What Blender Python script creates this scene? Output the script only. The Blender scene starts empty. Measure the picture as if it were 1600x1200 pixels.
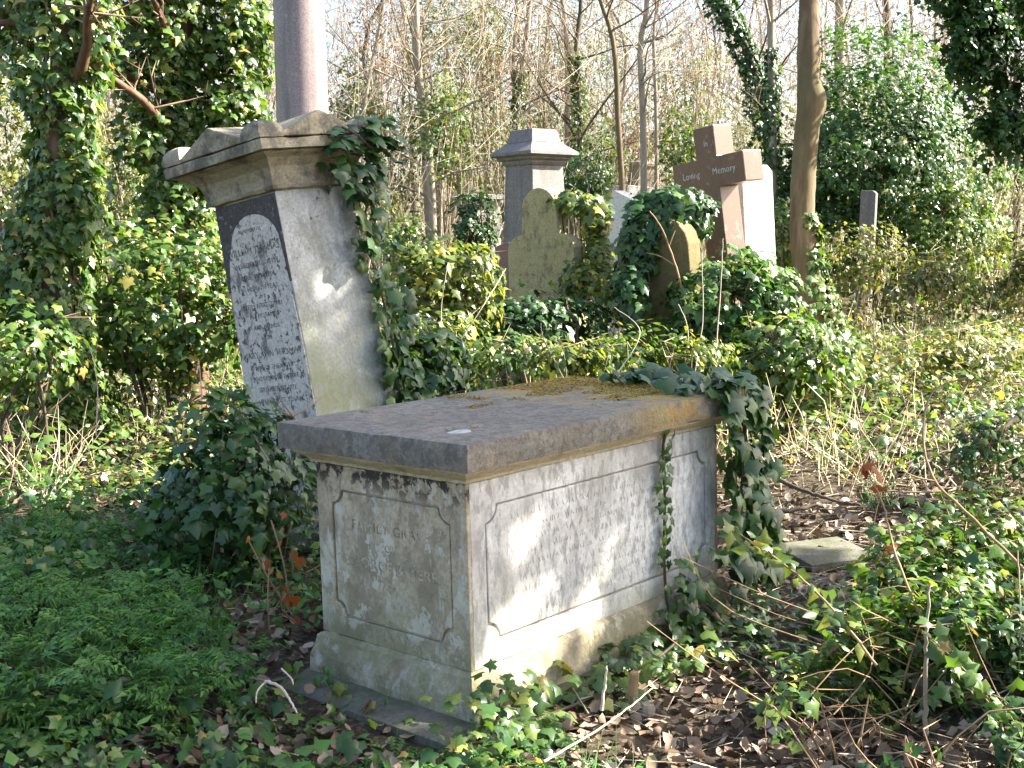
import bpy, bmesh, math, random
import numpy as np
from mathutils import Vector, Matrix, geometry

SC = bpy.context.scene
COL = SC.collection
R = math.radians
rng = np.random.default_rng(11)
random.seed(5)

# ------------------------------------------------------------------ camera, sky, sun, exposure
F_PX, PITCH, ROLL, CAM_Z = 1888.0, 0.114, -0.0157, 1.53
def _rx(a): c, s = math.cos(a), math.sin(a); return np.array([[1,0,0],[0,c,-s],[0,s,c]])
def _ry(a): c, s = math.cos(a), math.sin(a); return np.array([[c,0,s],[0,1,0],[-s,0,c]])
def _rz(a): c, s = math.cos(a), math.sin(a); return np.array([[c,-s,0],[s,c,0],[0,0,1]])
CM = _ry(ROLL) @ _rx(PITCH)                       # world axes -> camera axes (right, forward, up)
C_RIGHT, C_FWD, C_UP = CM[0], CM[1], CM[2]
CAM = np.array([0.0, 0.0, CAM_Z])
cd = bpy.data.cameras.new('camera'); cam = bpy.data.objects.new('camera', cd); COL.objects.link(cam)
cam.matrix_world = Matrix(((C_RIGHT[0], C_UP[0], -C_FWD[0], 0), (C_RIGHT[1], C_UP[1], -C_FWD[1], 0),
                           (C_RIGHT[2], C_UP[2], -C_FWD[2], CAM_Z), (0, 0, 0, 1)))
cd.sensor_width = 36; cd.lens = 36 * F_PX / 1600; cd.clip_end = 2000; cd.clip_start = 0.05
SC.camera = cam

SUN_AZ, SUN_EL = R(83), R(37)
SUN = np.array([math.sin(SUN_AZ)*math.cos(SUN_EL), math.cos(SUN_AZ)*math.cos(SUN_EL), math.sin(SUN_EL)])
w = bpy.data.worlds.new('World'); SC.world = w; w.use_nodes = True
nt = w.node_tree; bgn = nt.nodes['Background']
sky = nt.nodes.new('ShaderNodeTexSky'); sky.sky_type = 'NISHITA'; sky.sun_disc = False
sky.sun_elevation = SUN_EL; sky.sun_rotation = SUN_AZ; sky.air_density = 1.0; sky.dust_density = 3.0
nt.links.new(sky.outputs[0], bgn.inputs[0]); bgn.inputs[1].default_value = 0.095
sl = bpy.data.lights.new('sun', 'SUN'); sl.energy = 5.0; sl.angle = R(0.53); sl.color = (1.0, 0.95, 0.86)
so = bpy.data.objects.new('sun', sl); COL.objects.link(so); so.location = (8, 2, 12)
so.rotation_euler = Vector(SUN).to_track_quat('Z', 'Y').to_euler()
SC.view_settings.view_transform = 'Standard'; SC.view_settings.look = 'None'
SC.view_settings.gamma = 1; SC.view_settings.use_curve_mapping = False
SC.view_settings.exposure = 2.4
SC.render.engine = 'CYCLES'
cy = SC.cycles; cy.max_bounces = 6; cy.diffuse_bounces = 3; cy.glossy_bounces = 2; cy.transmission_bounces = 3
cy.transparent_max_bounces = 6; cy.use_denoising = True; cy.denoiser = 'OPENIMAGEDENOISE'; cy.caustics_reflective = False; cy.caustics_refractive = False

# ------------------------------------------------------------------ small maths helpers
def at(px, py, d):
    """world point seen at photo pixel px,py at forward distance d (used once, to survey where things stand)"""
    v = C_FWD + C_RIGHT * ((px - 800) / F_PX) + C_UP * ((600 - py) / F_PX)
    return CAM + v * d
def _hash(ix, iy, iz):
    h = (ix * 374761393 + iy * 668265263 + iz * 2147483647 + 974711) & 0x7fffffff
    h = ((h ^ (h >> 13)) * 1274126177) & 0x7fffffff
    return ((h ^ (h >> 16)) & 0xffff) / 65535.0
def vnoise(x, y, z=0.0):
    x = np.asarray(x, float); y = np.asarray(y, float) + 0 * x; z = np.asarray(z, float) + 0 * x
    xi, yi, zi = np.floor(x).astype(np.int64), np.floor(y).astype(np.int64), np.floor(z).astype(np.int64)
    fx, fy, fz = x - xi, y - yi, z - zi
    fx, fy, fz = [f * f * (3 - 2 * f) for f in (fx, fy, fz)]
    r = 0
    for a in (0, 1):
        for b in (0, 1):
            for c in (0, 1):
                wgt = (fx if a else 1 - fx) * (fy if b else 1 - fy) * (fz if c else 1 - fz)
                r = r + wgt * _hash(xi + a, yi + b, zi + c)
    return r
def norm(v): return v / np.maximum(np.linalg.norm(v, axis=-1, keepdims=True), 1e-9)

def terrain(x, y):
    x = np.asarray(x, float); y = np.asarray(y, float)
    up = np.clip(y - 5.6, 0, None)
    h = 0.052 * np.minimum(up, 14.0) + 0.03 * np.clip(y - 19.6, 0, 60)
    h = h + 0.16 * (vnoise(x * .45 + 3, y * .45, 1) - .5) * np.clip((y - 4) / 4, .25, 1)
    h = h + 0.07 * (vnoise(x * 1.7, y * 1.7, 5) - .5)
    # heap of ivy and bramble in the near right, small swell left of the tomb
    h = h + 0.30 * np.exp(-(((x - 1.85) / .7) ** 2 + ((y - 3.9) / .85) ** 2))
    h = h + 0.10 * np.exp(-(((x + 2.0) / .9) ** 2 + ((y - 4.6) / 1.0) ** 2))
    flat = np.exp(-(((x - .1) / .9) ** 2 + ((y - 4.5) / 1.0) ** 2) * .8)
    return h * (1 - .85 * flat) - .01
def tz(x, y): return float(terrain(np.array([x]), np.array([y]))[0])

# ------------------------------------------------------------------ mesh helpers
def link(o, parent=None):
    COL.objects.link(o)
    if parent is not None: o.parent = parent
    return o
def tag(o, label=None, cat=None, group=None, kind=None):
    if label: o['label'] = label
    if cat: o['category'] = cat
    if group: o['group'] = group
    if kind: o['kind'] = kind
    return o
def empty(name, M, label, cat, group=None):
    o = bpy.data.objects.new(name, None); COL.objects.link(o); o.empty_display_size = .2
    o.matrix_world = M if isinstance(M, Matrix) else Matrix.Translation(Vector([float(a) for a in M]))
    return tag(o, label, cat, group)
def poly_obj(name, V, Fs, mat, parent=None, smooth=False, bevel=0):
    me = bpy.data.meshes.new(name); me.from_pydata([tuple(map(float, v)) for v in V], [], Fs)
    me.materials.append(mat); me.validate()
    if smooth:
        me.polygons.foreach_set('use_smooth', [True] * len(me.polygons)); me.set_sharp_from_angle(angle=R(32))
    o = bpy.data.objects.new(name, me); link(o, parent)
    if bevel:
        m = o.modifiers.new('bevel', 'BEVEL'); m.width = bevel; m.segments = 2; m.limit_method = 'ANGLE'; m.angle_limit = R(35)
    return o
def tri_obj(name, V, T, mat, parent=None, smooth=False):
    """fast: V (n,3) T (m,3) numpy"""
    me = bpy.data.meshes.new(name); V = np.ascontiguousarray(V, np.float32); T = np.ascontiguousarray(T, np.int32)
    me.vertices.add(len(V)); me.vertices.foreach_set('co', V.ravel())
    me.loops.add(T.size); me.loops.foreach_set('vertex_index', T.ravel())
    me.polygons.add(len(T)); me.polygons.foreach_set('loop_start', np.arange(0, T.size, 3, dtype=np.int32))
    try: me.polygons.foreach_set('loop_total', np.full(len(T), 3, np.int32))
    except Exception: pass
    if smooth: me.polygons.foreach_set('use_smooth', np.ones(len(T), bool))
    me.materials.append(mat); me.update(calc_edges=True)
    o = bpy.data.objects.new(name, me); return link(o, parent)
class TB:
    """collects triangles"""
    def __init__(s): s.V = []; s.T = []; s.n = 0
    def add(s, V, T):
        if len(V) == 0: return
        s.V.append(np.asarray(V, float)); s.T.append(np.asarray(T, int) + s.n); s.n += len(V)
    def tube(s, P, r, k=6):
        P = np.asarray(P, float); m = len(P); r = np.broadcast_to(np.asarray(r, float), (m,))
        t = norm(np.gradient(P, axis=0)); ref = np.array([.31, .17, .93]) if abs(t[0, 2]) < .9 else np.array([.95, .3, .05])
        a = norm(np.cross(t, ref)); b = np.cross(t, a)
        th = np.arange(k) * 2 * np.pi / k
        V = P[:, None] + r[:, None, None] * (np.cos(th)[None, :, None] * a[:, None] + np.sin(th)[None, :, None] * b[:, None])
        T = []
        i = np.arange(k); j = (i + 1) % k
        for q in range(m - 1):
            A = q * k
            T.append(np.stack([A + i, A + j, A + k + j], 1)); T.append(np.stack([A + i, A + k + j, A + k + i], 1))
        s.add(V.reshape(-1, 3), np.concatenate(T))
    def spikes(s, P0, P1, r):
        """three sided tapering twigs, all at once"""
        n = len(P0)
        if n == 0: return
        d = norm(P1 - P0); ref = np.where(np.abs(d[:, 2:3]) < .9, np.array([[0, 0, 1.]]), np.array([[1., 0, 0]]))
        a = norm(np.cross(d, ref)); b = np.cross(d, a); r = np.broadcast_to(np.asarray(r, float), (n,))[:, None]
        V = np.stack([P0 + r * a, P0 + r * (-.5 * a + .87 * b), P0 + r * (-.5 * a - .87 * b), P1], 1).reshape(-1, 3)
        o = np.arange(n)[:, None] * 4
        T = np.concatenate([o + np.array([[0, 1, 3]]), o + np.array([[1, 2, 3]]), o + np.array([[2, 0, 3]])])
        s.add(V, T)
    def obj(s, name, mat, parent=None, smooth=False):
        if not s.V: return None
        return tri_obj(name, np.concatenate(s.V), np.concatenate(s.T), mat, parent, smooth)

# leaf outlines: x across, y along the tip, z up the face
def fan(outline, c):
    V = np.array([c] + outline, float); n = len(outline)
    V[:, 2] += -.22 * np.abs(V[:, 0]) - .12 * np.clip(V[:, 1] - .4, 0, None) ** 1
    i = np.arange(n)
    return V, np.stack([np.zeros(n, int), i + 1, (i + 1) % n + 1], 1)
IVY = fan([(0,.06,0),(.2,-.14,0),(.4,.0,0),(.36,.22,0),(.62,.42,0),(.28,.52,0),(0,1.0,-.05),(-.28,.52,0),(-.62,.42,0),(-.36,.22,0),(-.4,.0,0),(-.2,-.14,0)], (0,.26,.07))
IVY2 = fan([(0,.04,0),(.3,-.05,0),(.5,.3,.03),(.22,.5,0),(.05,.98,-.12),(-.26,.48,0),(-.52,.34,-.04),(-.3,-.08,0)], (0,.27,.07))
LEAF = (np.array([(0,0,0),(.27,.4,-.05),(0,1,-.08),(-.27,.4,-.05),(0,.42,.06)], float), np.array([(0,1,4),(1,2,4),(2,3,4),(3,0,4)]))
DIA = (np.array([(0,0,0),(.36,.45,-.07),(0,1,-.03),(-.36,.45,-.07)], float), np.array([(0,1,2),(0,2,3)]))
DEAD = (np.array([(0,0,.1),(.3,.3,.0),(.34,.62,.16),(0,1,.2),(-.3,.65,.22),(-.34,.28,.1),(0,.5,-.03)], float),
        np.array([(0,1,6),(1,2,6),(2,3,6),(3,4,6),(4,5,6),(5,0,6)]))
def _frond():
    V = []; T = []
    def leaflet(x0, y0, dx, dy, L, wd):
        d = np.array([dx, dy]) / math.hypot(dx, dy); p = np.array([-d[1], d[0]]); a = np.array([x0, y0]); b = len(V)
        for q, z in ((a, 0.0), (a + d * L * .45 + p * wd, .02), (a + d * L, -.06), (a + d * L * .45 - p * wd, .02)):
            V.append((q[0], q[1], z - .25 * q[1] ** 2))
        T.extend([(b, b+1, b+2), (b, b+2, b+3)])
    for i in range(5):
        y = .14 + i * .17; L = .46 * (1 - .16 * i)
        for s in (-1, 1):
            leaflet(0, y, s * 1.0, .55, L, .07 - .006 * i)
            if i < 3: leaflet(s * L * .45, y + .25 * L, s * .35, 1, L * .5, .045); leaflet(s * L * .4, y + .2 * L, s * 1.0, -.35, L * .4, .04)
    leaflet(0, .9, 0, 1, .2, .05)
    b = len(V); V.extend([(-.012, -.5, -.1), (.012, -.5, -.1), (0, .95, -.22)]); T.append((b, b+1, b+2))
    return np.array(V, float), np.array(T)
FROND = _frond()
def leaf_tris(tb, P, N, size, tmpl, tip=None, jit=.5, r=rng):
    P = np.asarray(P, float); n = len(P)
    if n == 0: return
    N = norm(np.asarray(N, float)); size = np.broadcast_to(np.asarray(size, float), (n,))
    d = (np.array([[0, 0, -1.]]) if tip is None else np.asarray(tip, float)) + r.normal(0, jit, (n, 3))
    Tp = norm(d - (d * N).sum(1, keepdims=True) * N); B = np.cross(Tp, N)
    V0, T0 = tmpl; k = len(V0); bend = (1 + .6 * r.normal(0, 1, (n, 1, 1)))
    V = P[:, None] + size[:, None, None] * (V0[None, :, 0:1] * B[:, None] + V0[None, :, 1:2] * Tp[:, None] + V0[None, :, 2:3] * bend * N[:, None])
    tb.add(V.reshape(-1, 3), (T0[None] + (np.arange(n) * k)[:, None, None]).reshape(-1, 3))
def leaf_obj(name, P, N, size, tmpl, mat, parent=None, tip=None, jit=.5, kind='stuff'):
    tb = TB(); P = np.asarray(P, float); N = np.asarray(N, float); size = np.broadcast_to(np.asarray(size, float), (len(P),)) * rng.uniform(.5, 1.2, len(P))
    if tmpl is IVY or tmpl is IVY2:
        a = rng.uniform(0, 1, len(P)); fs = ((a < .45, IVY), ((a >= .45) & (a < .85), IVY2), (a >= .85, LEAF)) if tmpl is IVY else ((a < .7, IVY2), (a >= .7, LEAF))
        for k_, t_ in fs: leaf_tris(tb, P[k_], N[k_], size[k_], t_, None if tip is None else np.asarray(tip)[k_], jit)
    else: leaf_tris(tb, P, N, size, tmpl, tip, jit)
    o = tb.obj(name, mat, parent, True)
    if o is not None and kind: o['kind'] = kind
    return o
LEAF_ME = {}
def leaf_mesh(key, tmpl, mat):
    k = (key, mat.name)
    if k not in LEAF_ME:
        V, T = tmpl; V = V.copy(); rr = np.random.default_rng(hash(key) % 999 if not isinstance(key, int) else key)
        V[:, :2] *= 1 + rr.normal(0, .07, (len(V), 2)); V[:, 2] *= rr.uniform(.6, 2.2)
        me = bpy.data.meshes.new('leaf'); me.from_pydata([tuple(v) for v in V], [], [tuple(int(q) for q in t) for t in T]); me.materials.append(mat); me.polygons.foreach_set('use_smooth', [True] * len(me.polygons)); LEAF_ME[k] = me
    return LEAF_ME[k]
def leaf_parts(parent, P, N, size, mat, tmpls, tip=None, jit=.35, name='leaf'):
    """leaves that can be picked apart: each an object of its own; positions in world space"""
    inv = parent.matrix_world.inverted(); n = len(P); N = norm(np.asarray(N, float))
    d = (np.array([[0, 0, -1.]]) if tip is None else np.asarray(tip, float)) + rng.normal(0, jit, (n, 3))
    Tp = norm(d - (d * N).sum(1, keepdims=True) * N); B = np.cross(Tp, N)
    for i in range(n):
        q = i % 5
        o = bpy.data.objects.new(name, leaf_mesh(q * 7 + 3, tmpls[q % len(tmpls)], mat)); link(o, parent)
        s = float(size[i]); b, t, m, p = B[i] * s, Tp[i] * s, N[i] * s, P[i]
        o.matrix_parent_inverse = Matrix.Identity(4)
        o.matrix_local = inv @ Matrix(((b[0], t[0], m[0], p[0]), (b[1], t[1], m[1], p[1]), (b[2], t[2], m[2], p[2]), (0, 0, 0, 1)))

def sq_loft(rings, seg=1, jit=0.0, seed=1):
    """square section stone: rings of (half width x, half width y, z) from the bottom up, centred; slightly worn"""
    rr = random.Random(seed); V = []; Fs = []
    for hx, hy, z in rings:
        pts = []
        for (ax, ay), (bx, by) in (((-1,-1),(1,-1)), ((1,-1),(1,1)), ((1,1),(-1,1)), ((-1,1),(-1,-1))):
            for q in range(seg):
                t = q / seg; pts.append((hx * (ax + (bx - ax) * t), hy * (ay + (by - ay) * t)))
        for x, y in pts: V.append((x + rr.gauss(0, jit), y + rr.gauss(0, jit), z + rr.gauss(0, jit)))
    n = 4 * seg
    for k in range(len(rings) - 1):
        for i in range(n):
            j = (i + 1) % n; Fs.append((k*n+i, k*n+j, (k+1)*n+j, (k+1)*n+i))
    Fs.append(tuple(reversed(range(n)))); Fs.append(tuple((len(rings)-1)*n+i for i in range(n)))
    return V, Fs
def shift(V, dx, dy, dz): return [(x + dx, y + dy, z + dz) for x, y, z in V]
def slab_mesh(x0, x1, y0, y1, z0, z1, step=.06, amp=.004, edge=.012, seed=1):
    """worn stone block: faces gridded, arrises knocked back unevenly"""
    bm = bmesh.new()
    nx, ny, nz = [max(1, round((b - a) / step)) for a, b in ((x0, x1), (y0, y1), (z0, z1))]
    cache = {}
    def v(i, j, k):
        if (i, j, k) not in cache: cache[i, j, k] = bm.verts.new((x0 + (x1-x0)*i/nx, y0 + (y1-y0)*j/ny, z0 + (z1-z0)*k/nz))
        return cache[i, j, k]
    def q(*c): bm.faces.new([v(*p) for p in c])
    for i in range(nx):
        for j in range(ny):
            q((i,j,0),(i,j+1,0),(i+1,j+1,0),(i+1,j,0)); q((i,j,nz),(i+1,j,nz),(i+1,j+1,nz),(i,j+1,nz))
    for i in range(nx):
        for k in range(nz):
            q((i,0,k),(i+1,0,k),(i+1,0,k+1),(i,0,k+1)); q((i,ny,k),(i,ny,k+1),(i+1,ny,k+1),(i+1,ny,k))
    for j in range(ny):
        for k in range(nz):
            q((0,j,k),(0,j,k+1),(0,j+1,k+1),(0,j+1,k)); q((nx,j,k),(nx,j+1,k),(nx,j+1,k+1),(nx,j,k+1))
    cen = Vector(((x0+x1)/2, (y0+y1)/2, (z0+z1)/2))
    for (i, j, k), vt in cache.items():
        n = Vector(((-1 if i == 0 else 1 if i == nx else 0), (-1 if j == 0 else 1 if j == ny else 0), (-1 if k == 0 else 1 if k == nz else 0)))
        c = vt.co * 9 + Vector((seed * 3.1, 0, 0))
        nn = float(vnoise(c.x, c.y, c.z)) - .5; cnt = sum(1 for a in n if a)
        if cnt >= 2:
            big = max(0, float(vnoise(c.x * .8 + 7, c.y * .8, c.z * .8)) - .62) * 2.5
            vt.co -= n * (edge * (.35 + .5 * (nn + .5)) + edge * big)
        vt.co += n * amp * nn * 2
    V = [tuple(vt.co) for vt in bm.verts]; bm.verts.index_update(); Fs = [tuple(a.index for a in f.verts) for f in bm.faces]; bm.free()
    return V, Fs
def plate(outer, hole, t, M, seg=None):
    """flat worked stone plate of thickness t along +n with an optional opening; M maps (u,v,n) to the parent's space"""
    loops = [[Vector((u, v, 0)) for u, v in outer]] + ([[Vector((u, v, 0)) for u, v in hole]] if hole else [])
    tris = geometry.tessellate_polygon(loops); pts = [p for l in loops for p in l]; n = len(pts)
    def area(l): return sum(l[i].x * l[(i+1) % len(l)].y - l[(i+1) % len(l)].x * l[i].y for i in range(len(l)))
    V = [M @ p for p in pts] + [M @ (p + Vector((0, 0, t))) for p in pts]; Fs = []
    for a, b, c in tris:
        ar = (pts[b] - pts[a]).cross(pts[c] - pts[a]).z
        if ar < 0: b, c = c, b
        Fs.append((a + n, b + n, c + n)); Fs.append((c, b, a))
    o = 0
    for li, l in enumerate(loops):
        m = len(l); ccw = area(l) > 0
        for i in range(m):
            a, b = o + i, o + (i + 1) % m
            if ccw == (li == 0): Fs.append((a, b, b + n, a + n))
            else: Fs.append((b, a, a + n, b + n))
        o += m
    return V, Fs
def face_m(origin, u, v):
    u = Vector(u).normalized(); v = Vector(v).normalized(); n = u.cross(v); o = Vector(origin)
    return Matrix(((u.x, v.x, n.x, o.x), (u.y, v.y, n.y, o.y), (u.z, v.z, n.z, o.z), (0, 0, 0, 1)))
def text_part(name, body, size, M, mat, parent, depth=.0015, xs=1.0, shear=0.0):
    cu = bpy.data.curves.new('lettering', 'FONT'); cu.body = body; cu.size = size; cu.align_x = 'CENTER'; cu.resolution_u = 2
    cu.extrude = depth; cu.shear = shear; cu.space_character = 1.05
    t = bpy.data.objects.new('lettering', cu); COL.objects.link(t)
    dg = bpy.context.evaluated_depsgraph_get(); me = bpy.data.meshes.new_from_object(t.evaluated_get(dg))
    bpy.data.objects.remove(t)
    me.materials.clear(); me.materials.append(mat)
    me.transform(M @ Matrix.Diagonal((xs, 1, 1, 1)))
    o = bpy.data.objects.new(name, me); return link(o, parent)

# ------------------------------------------------------------------ materials
def new_mat(name):
    m = bpy.data.materials.new(name); m.use_nodes = True; t = m.node_tree; p = t.nodes['Principled BSDF']; return m, t, p
def nd(t, typ, **kw):
    n = t.nodes.new(typ)
    for k, v in kw.items(): setattr(n, k, v)
    return n
def ramp(t, src, stops, interp='LINEAR'):
    r = nd(t, 'ShaderNodeValToRGB'); r.color_ramp.interpolation = interp
    e = r.color_ramp.elements
    while len(e) > len(stops): e.remove(e[-1])
    while len(e) < len(stops): e.new(.5)
    for el, (pos, c) in zip(e, stops):
        el.position = pos; el.color = (c if len(c) == 4 else (*c, 1))
    t.links.new(src, r.inputs[0]); return r.outputs[0]
def mapped(t, co, scale):
    mp = nd(t, 'ShaderNodeMapping'); mp.inputs['Scale'].default_value = scale if hasattr(scale, '__len__') else (scale,)*3
    t.links.new(co, mp.inputs[0]); return mp.outputs[0]
def noise(t, co, scale, detail=6, rough=.6, st=(1, 1, 1), off=0.0):
    v = mapped(t, co, st)
    if off:
        a = nd(t, 'ShaderNodeVectorMath', operation='ADD'); t.links.new(v, a.inputs[0]); a.inputs[1].default_value = (off, off * 1.7, -off); v = a.outputs[0]
    n = nd(t, 'ShaderNodeTexNoise'); n.inputs['Scale'].default_value = scale; n.inputs['Detail'].default_value = detail
    n.inputs['Roughness'].default_value = rough; t.links.new(v, n.inputs[0]); return n.outputs[0]
def mixc(t, fac, a, b):
    m = nd(t, 'ShaderNodeMix', data_type='RGBA'); 
    if isinstance(fac, float): m.inputs[0].default_value = fac
    else: t.links.new(fac, m.inputs[0])
    for s, v in ((m.inputs[6], a), (m.inputs[7], b)):
        if isinstance(v, tuple): s.default_value = (*v, 1)
        else: t.links.new(v, s)
    return m.outputs[2]
def mathn(t, op, a, b, clamp=False):
    m = nd(t, 'ShaderNodeMath', operation=op); m.use_clamp = clamp
    for s, v in ((m.inputs[0], a), (m.inputs[1], b)):
        if isinstance(v, (int, float)): s.default_value = v
        else: t.links.new(v, s)
    return m.outputs[0]
def stone_mat(name, c1, c2, stains=(), rough=.9, bump=.5, fine=60, grain=.35, spec=.25):
    """stains: (colour, scale, lo, hi, stretch, strength, mask) ; mask = (axis, from, to) in object space or None"""
    m, t, p = new_mat(name); tc = nd(t, 'ShaderNodeTexCoord').outputs['Object']
    col = mixc(t, ramp(t, noise(t, tc, 3.5, 8, .65), [(.35, (0,0,0)), (.65, (1,1,1))]), c1, c2)
    g = noise(t, tc, fine, 5, .7)
    col = mixc(t, ramp(t, g, [(.3, (1,1,1)), (.62, (0,0,0))]), col, tuple(a * (1 - grain) for a in c1))
    hsum = mathn(t, 'MULTIPLY', g, .5)
    for i, (sc, scale, lo, hi, st, stren, mask) in enumerate(stains):
        f = ramp(t, noise(t, tc, scale, 8, .68, st, 3.7 * (i + 1)), [(lo, (0,0,0)), (hi, (1,1,1))])
        f = mathn(t, 'MULTIPLY', f, float(stren))
        if mask:
            sx = nd(t, 'ShaderNodeSeparateXYZ'); t.links.new(tc, sx.inputs[0])
            mr = nd(t, 'ShaderNodeMapRange'); t.links.new(sx.outputs['XYZ'.index(mask[0])], mr.inputs[0])
            mr.inputs[1].default_value = mask[1]; mr.inputs[2].default_value = mask[2]
            f = mathn(t, 'MULTIPLY', f, mr.outputs[0])
        col = mixc(t, f, col, sc); hsum = mathn(t, 'SUBTRACT', hsum, mathn(t, 'MULTIPLY', f, .25))
    t.links.new(col, p.inputs['Base Color']); p.inputs['Roughness'].default_value = rough
    p.inputs['Specular IOR Level'].default_value = spec
    h = mathn(t, 'ADD', hsum, mathn(t, 'MULTIPLY', noise(t, tc, 14, 6, .6, off=9.0), .8))
    b = nd(t, 'ShaderNodeBump'); b.inputs['Strength'].default_value = bump; b.inputs['Distance'].default_value = .012
    t.links.new(h, b.inputs['Height']); t.links.new(b.outputs[0], p.inputs['Normal'])
    return m
def leaf_mat(name, stops, rough=.35, trans=.3, spec=.5, tr_tint=(1.25, 1.35, .5)):
    m, t, p = new_mat(name)
    ge = nd(t, 'ShaderNodeNewGeometry'); oi = nd(t, 'ShaderNodeObjectInfo')
    rv = mathn(t, 'FRACT', mathn(t, 'ADD', ge.outputs['Random Per Island'], oi.outputs['Random']), 0)
    col = ramp(t, rv, stops)
    tc = nd(t, 'ShaderNodeTexCoord').outputs['Object']
    col = mixc(t, mathn(t, 'MULTIPLY', ramp(t, noise(t, tc, 9, 3), [(.4, (0,0,0)), (.7, (1,1,1))]), .3), col, tuple(a * .55 for a in stops[0][1]))
    t.links.new(col, p.inputs['Base Color']); p.inputs['Roughness'].default_value = rough; p.inputs['Specular IOR Level'].default_value = spec
    tr = nd(t, 'ShaderNodeBsdfTranslucent'); vm = nd(t, 'ShaderNodeVectorMath', operation='MULTIPLY'); vm.inputs[1].default_value = tr_tint
    t.links.new(col, vm.inputs[0]); t.links.new(vm.outputs[0], tr.inputs[0])
    mx = nd(t, 'ShaderNodeMixShader'); mx.inputs[0].default_value = trans
    t.links.new(p.outputs[0], mx.inputs[1]); t.links.new(tr.outputs[0], mx.inputs[2])
    t.links.new(mx.outputs[0], t.nodes['Material Output'].inputs['Surface'])
    return m
def bark_mat(name, c1, c2, scale=12, st=(1, 1, .18), bump=.6, green=None):
    m, t, p = new_mat(name); tc = nd(t, 'ShaderNodeTexCoord').outputs['Object']
    n = noise(t, tc, scale, 8, .65, st); col = mixc(t, ramp(t, n, [(.35, (0,0,0)), (.65, (1,1,1))]), c1, c2)
    if green: col = mixc(t, mathn(t, 'MULTIPLY', ramp(t, noise(t, tc, 2.2, 5, off=4.0), [(.45, (0,0,0)), (.65, (1,1,1))]), .7), col, green)
    t.links.new(col, p.inputs['Base Color']); p.inputs['Roughness'].default_value = .85; p.inputs['Specular IOR Level'].default_value = .2
    b = nd(t, 'ShaderNodeBump'); b.inputs['Strength'].default_value = bump; b.inputs['Distance'].default_value = .01
    t.links.new(n, b.inputs['Height']); t.links.new(b.outputs[0], p.inputs['Normal']); return m
def rand_mat(name, stops, rough=.85, spec=.2):
    m, t, p = new_mat(name); ge = nd(t, 'ShaderNodeNewGeometry'); oi = nd(t, 'ShaderNodeObjectInfo')
    rv = mathn(t, 'FRACT', mathn(t, 'ADD', ge.outputs['Random Per Island'], oi.outputs['Random']), 0)
    t.links.new(ramp(t, rv, stops), p.inputs['Base Color']); p.inputs['Roughness'].default_value = rough; p.inputs['Specular IOR Level'].default_value = spec
    return m
def granite_mat(name, c1, c2, c3, rough=.35, scale=90):
    m, t, p = new_mat(name); tc = nd(t, 'ShaderNodeTexCoord').outputs['Object']
    col = mixc(t, ramp(t, noise(t, tc, scale, 3, .8), [(.42, (0,0,0)), (.58, (1,1,1))]), c1, c2)
    col = mixc(t, ramp(t, noise(t, tc, scale * 1.7, 2, .8, off=5.0), [(.58, (0,0,0)), (.66, (1,1,1))]), col, c3)
    col = mixc(t, mathn(t, 'MULTIPLY', ramp(t, noise(t, tc, 4, 6, .7, off=2.0), [(.45, (0,0,0)), (.7, (1,1,1))]), .4), col, tuple(a * .6 + .03 for a in c1))
    col = mixc(t, mathn(t, 'MULTIPLY', ramp(t, noise(t, tc, 9, 6, .7, (1, 1, .07), 8.0), [(.48, (0,0,0)), (.66, (1,1,1))]), .6), col, (.07, .062, .05))
    col = mixc(t, mathn(t, 'MULTIPLY', ramp(t, noise(t, tc, 13, 7, .7, (1, 1, 1), 6.0), [(.58, (0,0,0)), (.66, (1,1,1))]), .5), col, (.34, .33, .27))
    t.links.new(col, p.inputs['Base Color']); p.inputs['Roughness'].default_value = rough; return m

ALGAE = (.20, .20, .095); SOOT = (.035, .03, .027)
M = {}
# chest tomb: z is 0 at the plinth foot, about .94 at the lid
M['tomb_body'] = stone_mat('tomb_limestone', (.50, .40, .27), (.61, .52, .39), [
    ((.25, .195, .135), 6, .44, .60, (1, 1, .6), .8, None),
    ((.60, .55, .47), 12, .54, .62, (1, 1, .4), .75, None),
    ((.64, .58, .48), 8, .57, .585, (1, 1, .8), .7, None), ((.29, .235, .165), 11, .575, .59, (1, 1, .8), .75, None),
    (ALGAE, 5, .36, .62, (1, 1, 1), .85, ('Z', .52, .12)),
    (SOOT, 19, .50, .545, (1, 1, .8), .95, ('Z', .66, .76))], bump=.7)
M['tomb_side'] = stone_mat('tomb_pale_worn_face', (.58, .56, .52), (.74, .74, .73), [
    ((.25, .235, .225), 34, .50, .60, (1, 1, .4), .7, None),
    ((.30, .285, .27), 4, .45, .62, (1, 1, .6), .8, None),
    ((.42, .39, .22), 4, .42, .66, (1, 1, 1), .7, ('Z', .5, .15))], bump=.45, grain=.15)
M['tomb_mould'] = stone_mat('tomb_moulding_stone', (.52, .43, .29), (.60, .52, .38), [((.25, .2, .14), 14, .56, .66, (1, 1, 1), .7, None)])
M['tomb_lid'] = stone_mat('tomb_lid_stone', (.19, .172, .145), (.275, .25, .215), [
    ((.12, .105, .09), 22, .5, .62, (1, 1, 1), .8, None), ((.40, .37, .31), 45, .6, .68, (1, 1, 1), .7, None),
    ((.34, .24, .13), 9, .52, .7, (1, 1, .5), .5, None), ((.36, .26, .05), 5, .40, .56, (1, 1, 1), .9, ('X', .75, 1.35)), ((.40, .20, .03), 8, .50, .60, (1, 1, 1), .8, ('X', .85, 1.3))], bump=.8)
M['moss'] = rand_mat('cushion_moss', [(0, (.10, .10, .015)), (.45, (.24, .19, .03)), (.75, (.34, .20, .03)), (1, (.30, .13, .02))], .95)
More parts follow.
